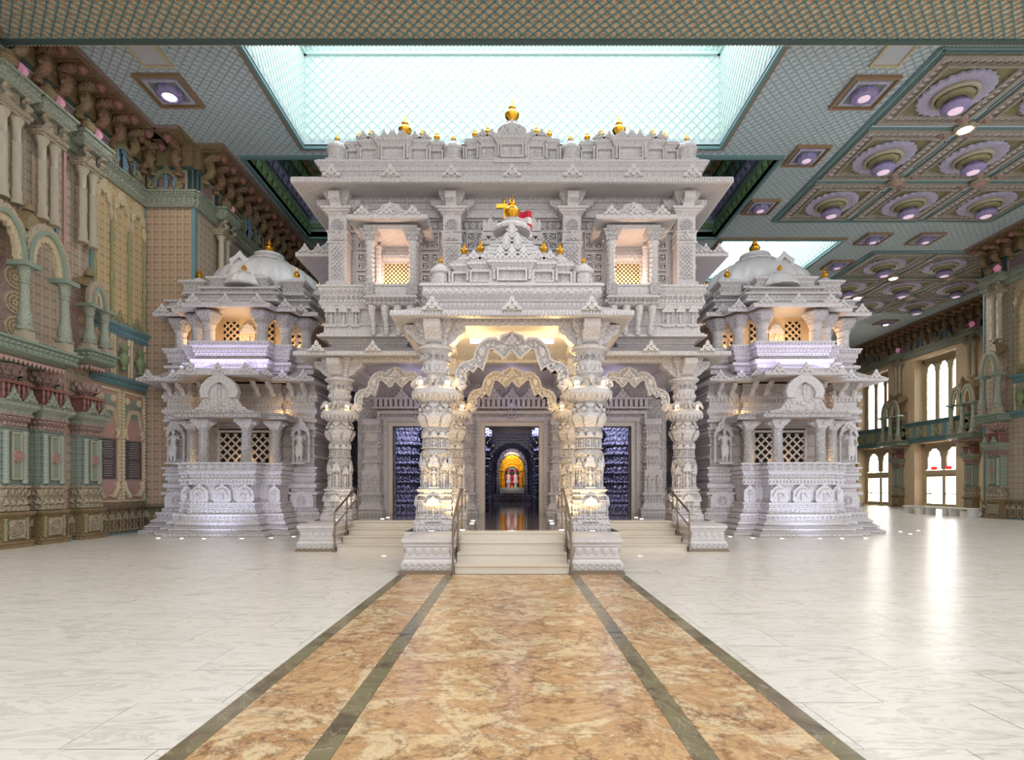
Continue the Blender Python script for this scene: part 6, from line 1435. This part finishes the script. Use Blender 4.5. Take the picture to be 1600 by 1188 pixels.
    z = step(t1, z, [('flat',.08,.05), ('slope',.05,.03,-.03), ('drop',.10,-.02,.12,.04), ('flat',.05,.1)], 'roof_tier')
    t2 = [(bx0+.4,yb-.45),(bx1-.4,yb-.45),(bx1-.4,yb+.4),(x1-.5,yb+.4),(x1-.5,24.6),(x0+.5,24.6),(x0+.5,yb+.4),(bx0+.4,yb+.4)]
    z = step(t2, z, [('flat',.06,.0), ('slope',.06,.04,-.06), ('scroll',.16,-.06,.16,.04), ('flat',.05,.06), ('slope',.06,.04,-.06)], 'roof_tier')
    # small ribbed dome in front
    m = B(); m.lathe([(.62,0),(.64,.06),(.60,.12),(.52,.28),(.36,.42),(.18,.50),(.20,.54),(.08,.58)], 56, c=(wx, yb+.0, z+.08), lobes=14, amp=.03); sd_ = m.build('front_dome', 'marble_smooth', t_)
    m = B(); kalash(m, (wx, yb+.0, z+.64), .28, 12); m.build('gilt_tip', 'gold', sd_)
    # drum with blocks
    c0 = (SHX, SHY+.3); pl = shift(cross(2.15, 2.15, .2, 2), *c0)
    z1 = step(pl, z-.32, [('flat',.1,.08), ('slope',.1,.05,-.04), ('scroll',.26,-.05,.2,.05), ('flat',.08,.06), ('slope',.1,.05,-.1), ('flat',.1,-.1)], 'drum_tier')
    for a, b in ((-1.75,-1.75), (-.62,-2.1), (.62,-2.1), (1.75,-1.75), (-2.1,-.4), (2.1,-.4)):
        P = shift(rect(-.36,.36,-.36,.36), c0[0]+a, c0[1]+b); m = B(); zz = course(m, P, z1-.52, [('flat',.1,.04), ('scroll',.26,.0,.18,.04), ('cyma',.08,.0,.1), ('flat',.07,.12), ('slope',.1,.06,-.1)], True)
        m.lathe([(.22,0),(.2,.06),(.1,.12)], 12, c=(c0[0]+a, c0[1]+b, zz)); bl = m.build('drum_block', 'marble', t_)
        if abs(a) > 1:
            m = B(); kalash(m, (c0[0]+a, c0[1]+b, zz+.1), .36, 12); m.build('gilt_tip', 'gold', bl)
    # main dome
    m = B(); zd = z1+.0; m.lathe([(2.12,0),(2.16,.08),(2.08,.14),(2.06,.32),(1.88,.66),(1.50,1.0),(1.06,1.27),(.66,1.44),(.60,1.5)], 96, c=(*c0, zd), lobes=24, amp=.022); dm = m.build('main_dome', 'marble_smooth', t_)
    m = B(); m.lathe([(.72,1.44),(.74,1.5),(.64,1.56),(.50,1.6),(.56,1.68),(.54,1.76),(.36,1.82),(.14,1.86)], 56, c=(*c0, zd), lobes=14, amp=.03); m.build('dome_cap', 'marble_smooth', dm)
    m = B(); kalash(m, (*c0, zd+1.80), .62, 16); m.build('gilt_finial', 'gold', dm)
    m = B(TR((c0[0]+.45, c0[1]-1.52, zd+.55)) @ Matrix.Rotation(R(-14), 4, 'X')); m.strip([(-.38,0),(-.30,.3),(-.36,.45),(-.16,.6),(0,.82),(.16,.6),(.36,.45),(.30,.3),(.38,0)], [(-.2,0),(-.16,.2),(-.2,.32),(-.1,.42),(0,.54),(.1,.42),(.2,.32),(.16,.2),(.2,0)], -.12, .3); rosette(m, TR((0,-.04,.28)), .16, .05, 6); m.extr([(-.3,0),(.3,0),(.2,.4),(-.2,.4)], 0, .3); m.build('dome_dormer', 'marble_smooth', dm)
    # statues on the buttress ledges
    for xx, l_ in ((x0+.475, 'inner'), (x1-.475, 'outer')):
        statue(sx*xx, yb-.26, 2.42, 1.14, sx, 'standing marble statue on the %s buttress of the shrine, %s' % (l_, sd))
    # warm lamps of the bay and of the upper pavilion
    for xx, yy, zz, p, c_ in ((wx, yb-.25, zr+.05, 3, AMBER), (wx, yb-.30, zu+.08, 22, (1,.66,.34)), (x0+.85, yb+.55, zu+.08, 14, (1,.66,.34)), (x1-.9, yb+.55, zu+.08, 14, (1,.66,.34)), (bx0+.3, yb-.14, zc+.5, 3.5, AMBER), (bx1-.3, yb-.14, zc+.5, 3.5, AMBER)):
        point('shrine_lamp', (sx*xx, yy, zz), p, c_, .08)
    for xx in (bx0+.6, bx1-.6): point('shrine_lamp', (sx*xx, by+.42, zr+.1), 1.5, AMBER, .05)
    return t_
for sx in (-1, 1): side_shrine(sx)

# ================================================================== FLOOR UPLIGHTS
def uplight(x, y, z, lab, grp='recessed floor lights'):
    t_ = thing('floor_light', lab, 'floor light', (x, y, z), grp)
    m = MB(TR((x, y, z))); m.lathe([(.075,0),(.075,.006),(.055,.008)], 14); m.build('bezel', 'bronze', t_)
    m = MB(TR((x, y, z))); m.lathe([(.055,.002),(.055,.012),(.02,.014)], 14); m.build('lens', 'lens_glow', t_)
FL = [(-10.8,17.0),(-10.05,16.95),(-9.35,16.9),(-8.2,16.9),(-7.4,17.1),(-6.9,17.6)]
for k, (x, y) in enumerate(FL):
    for sx in (-1, 1): uplight(sx*abs(x), y, 0, 'floor light in front of the %s shrine, %s from the outer corner' % (SIDE[sx], ORD[k]))
for k, (x, y) in enumerate(((13.3, 18.6), (13.6, 19.5), (13.9, 20.6), (14.3, 19.0), (14.6, 20.0))): uplight(x, y, 0, 'floor light beside the window-side shrine, %s from its corner' % ORD[k])
for sx in (-1, 1):
    uplight(sx*1.05, 11.75, PODZ, 'podium light at the top of the central steps, %s' % SIDE[sx]); uplight(sx*1.0, 13.9, PODZ, 'podium light between porch pillar and inner pillar, %s' % SIDE[sx]); uplight(sx*1.05, 15.0, PODZ, 'podium light at the foot of the inner pillar, %s' % SIDE[sx])
    uplight(sx*1.62, 11.2, .675, 'light in the top of the central pedestal, %s' % SIDE[sx]); uplight(sx*2.9, 12.6, 0, 'floor light between the pedestals, %s' % SIDE[sx])
    uplight(sx*4.75, 15.02, .675, 'light in the top of the outer pedestal, %s' % SIDE[sx])
    for k, yy in enumerate((15.9, 16.6)): uplight(sx*3.7, yy, PODZ, 'podium light behind the outer steps, %s one, %s' % (('front', 'back')[k], SIDE[sx]))

# ================================================================== LAMPS OF THE SHRINE
for sx in (-1, 1):
    spot('pillar_spot', (sx*1.62, 11.2, .75), (sx*PX1, YF, 2.6), 52, WARM, 75)
    spot('pillar_spot', (sx*1.0, 11.8, .75), (sx*PX1, YF, 2.6), 55, WARM, 85)
    spot('pillar_spot', (sx*1.0, 13.9, .75), (sx*PX1, YH, 2.6), 45, WARM, 80)
    spot('pillar_spot', (sx*4.3, 14.95, .75), (sx*PX2, YH, 2.6), 14, (1,.86,.62), 80)
    for (x, y, p) in ((sx*PX1, YF, 4.5), (sx*PX1, YH, 2.2), (sx*PX2, YH, 1.5)):
        for k in range(4): a = k*PI/2+PI/4; point('capital_lamp', (x+.42*cos(a), y+.42*sin(a), 3.82), p, WARM, .04)
    point('porch_lamp', (sx*1.0, 12.9, 4.5), 44, WARM, .1)
    area('eave_cove', (sx*9.4, 18.15, 5.5), (4.0, .1), 14, VIOLET, (R(150), 0, 0))
    spot('shrine_wash', (sx*9.2, 16.4, .05), (sx*9.4, 19, 3.0), 65, (.62,.70,1), 110)
    spot('shrine_wash', (sx*11.6, 17.0, .05), (sx*11.8, 19.3, 2.5), 36, (.68,.70,1), 90); spot('shrine_wash', (sx*7.3, 17.0, .05), (sx*7.5, 19.3, 2.5), 36, (.68,.70,1), 90)
    point('hall_lamp', (sx*3.2, 17.8, 4.6), 8, VIOLET, .2)
    spot('inner_spot', (sx*3.2, 21.2, 4.6), (sx*3.9, 25, 2.2), 330, (.74,.76,1), 110); spot('inner_spot', (sx*1.2, 26, 4.8), (sx*2.3, 30, 2.4), 260, (.66,.7,1), 100)
point('hall_lamp', (0, 17.8, 4.7), 8, VIOLET, .2)
point('throne_lamp', (0, 37.3, 3.6), 26, (1,.88,.65), .06); spot('throne_spot', (0, 34, 4.6), (0, 38.2, 2.3), 260, (1,.93,.8), 30)
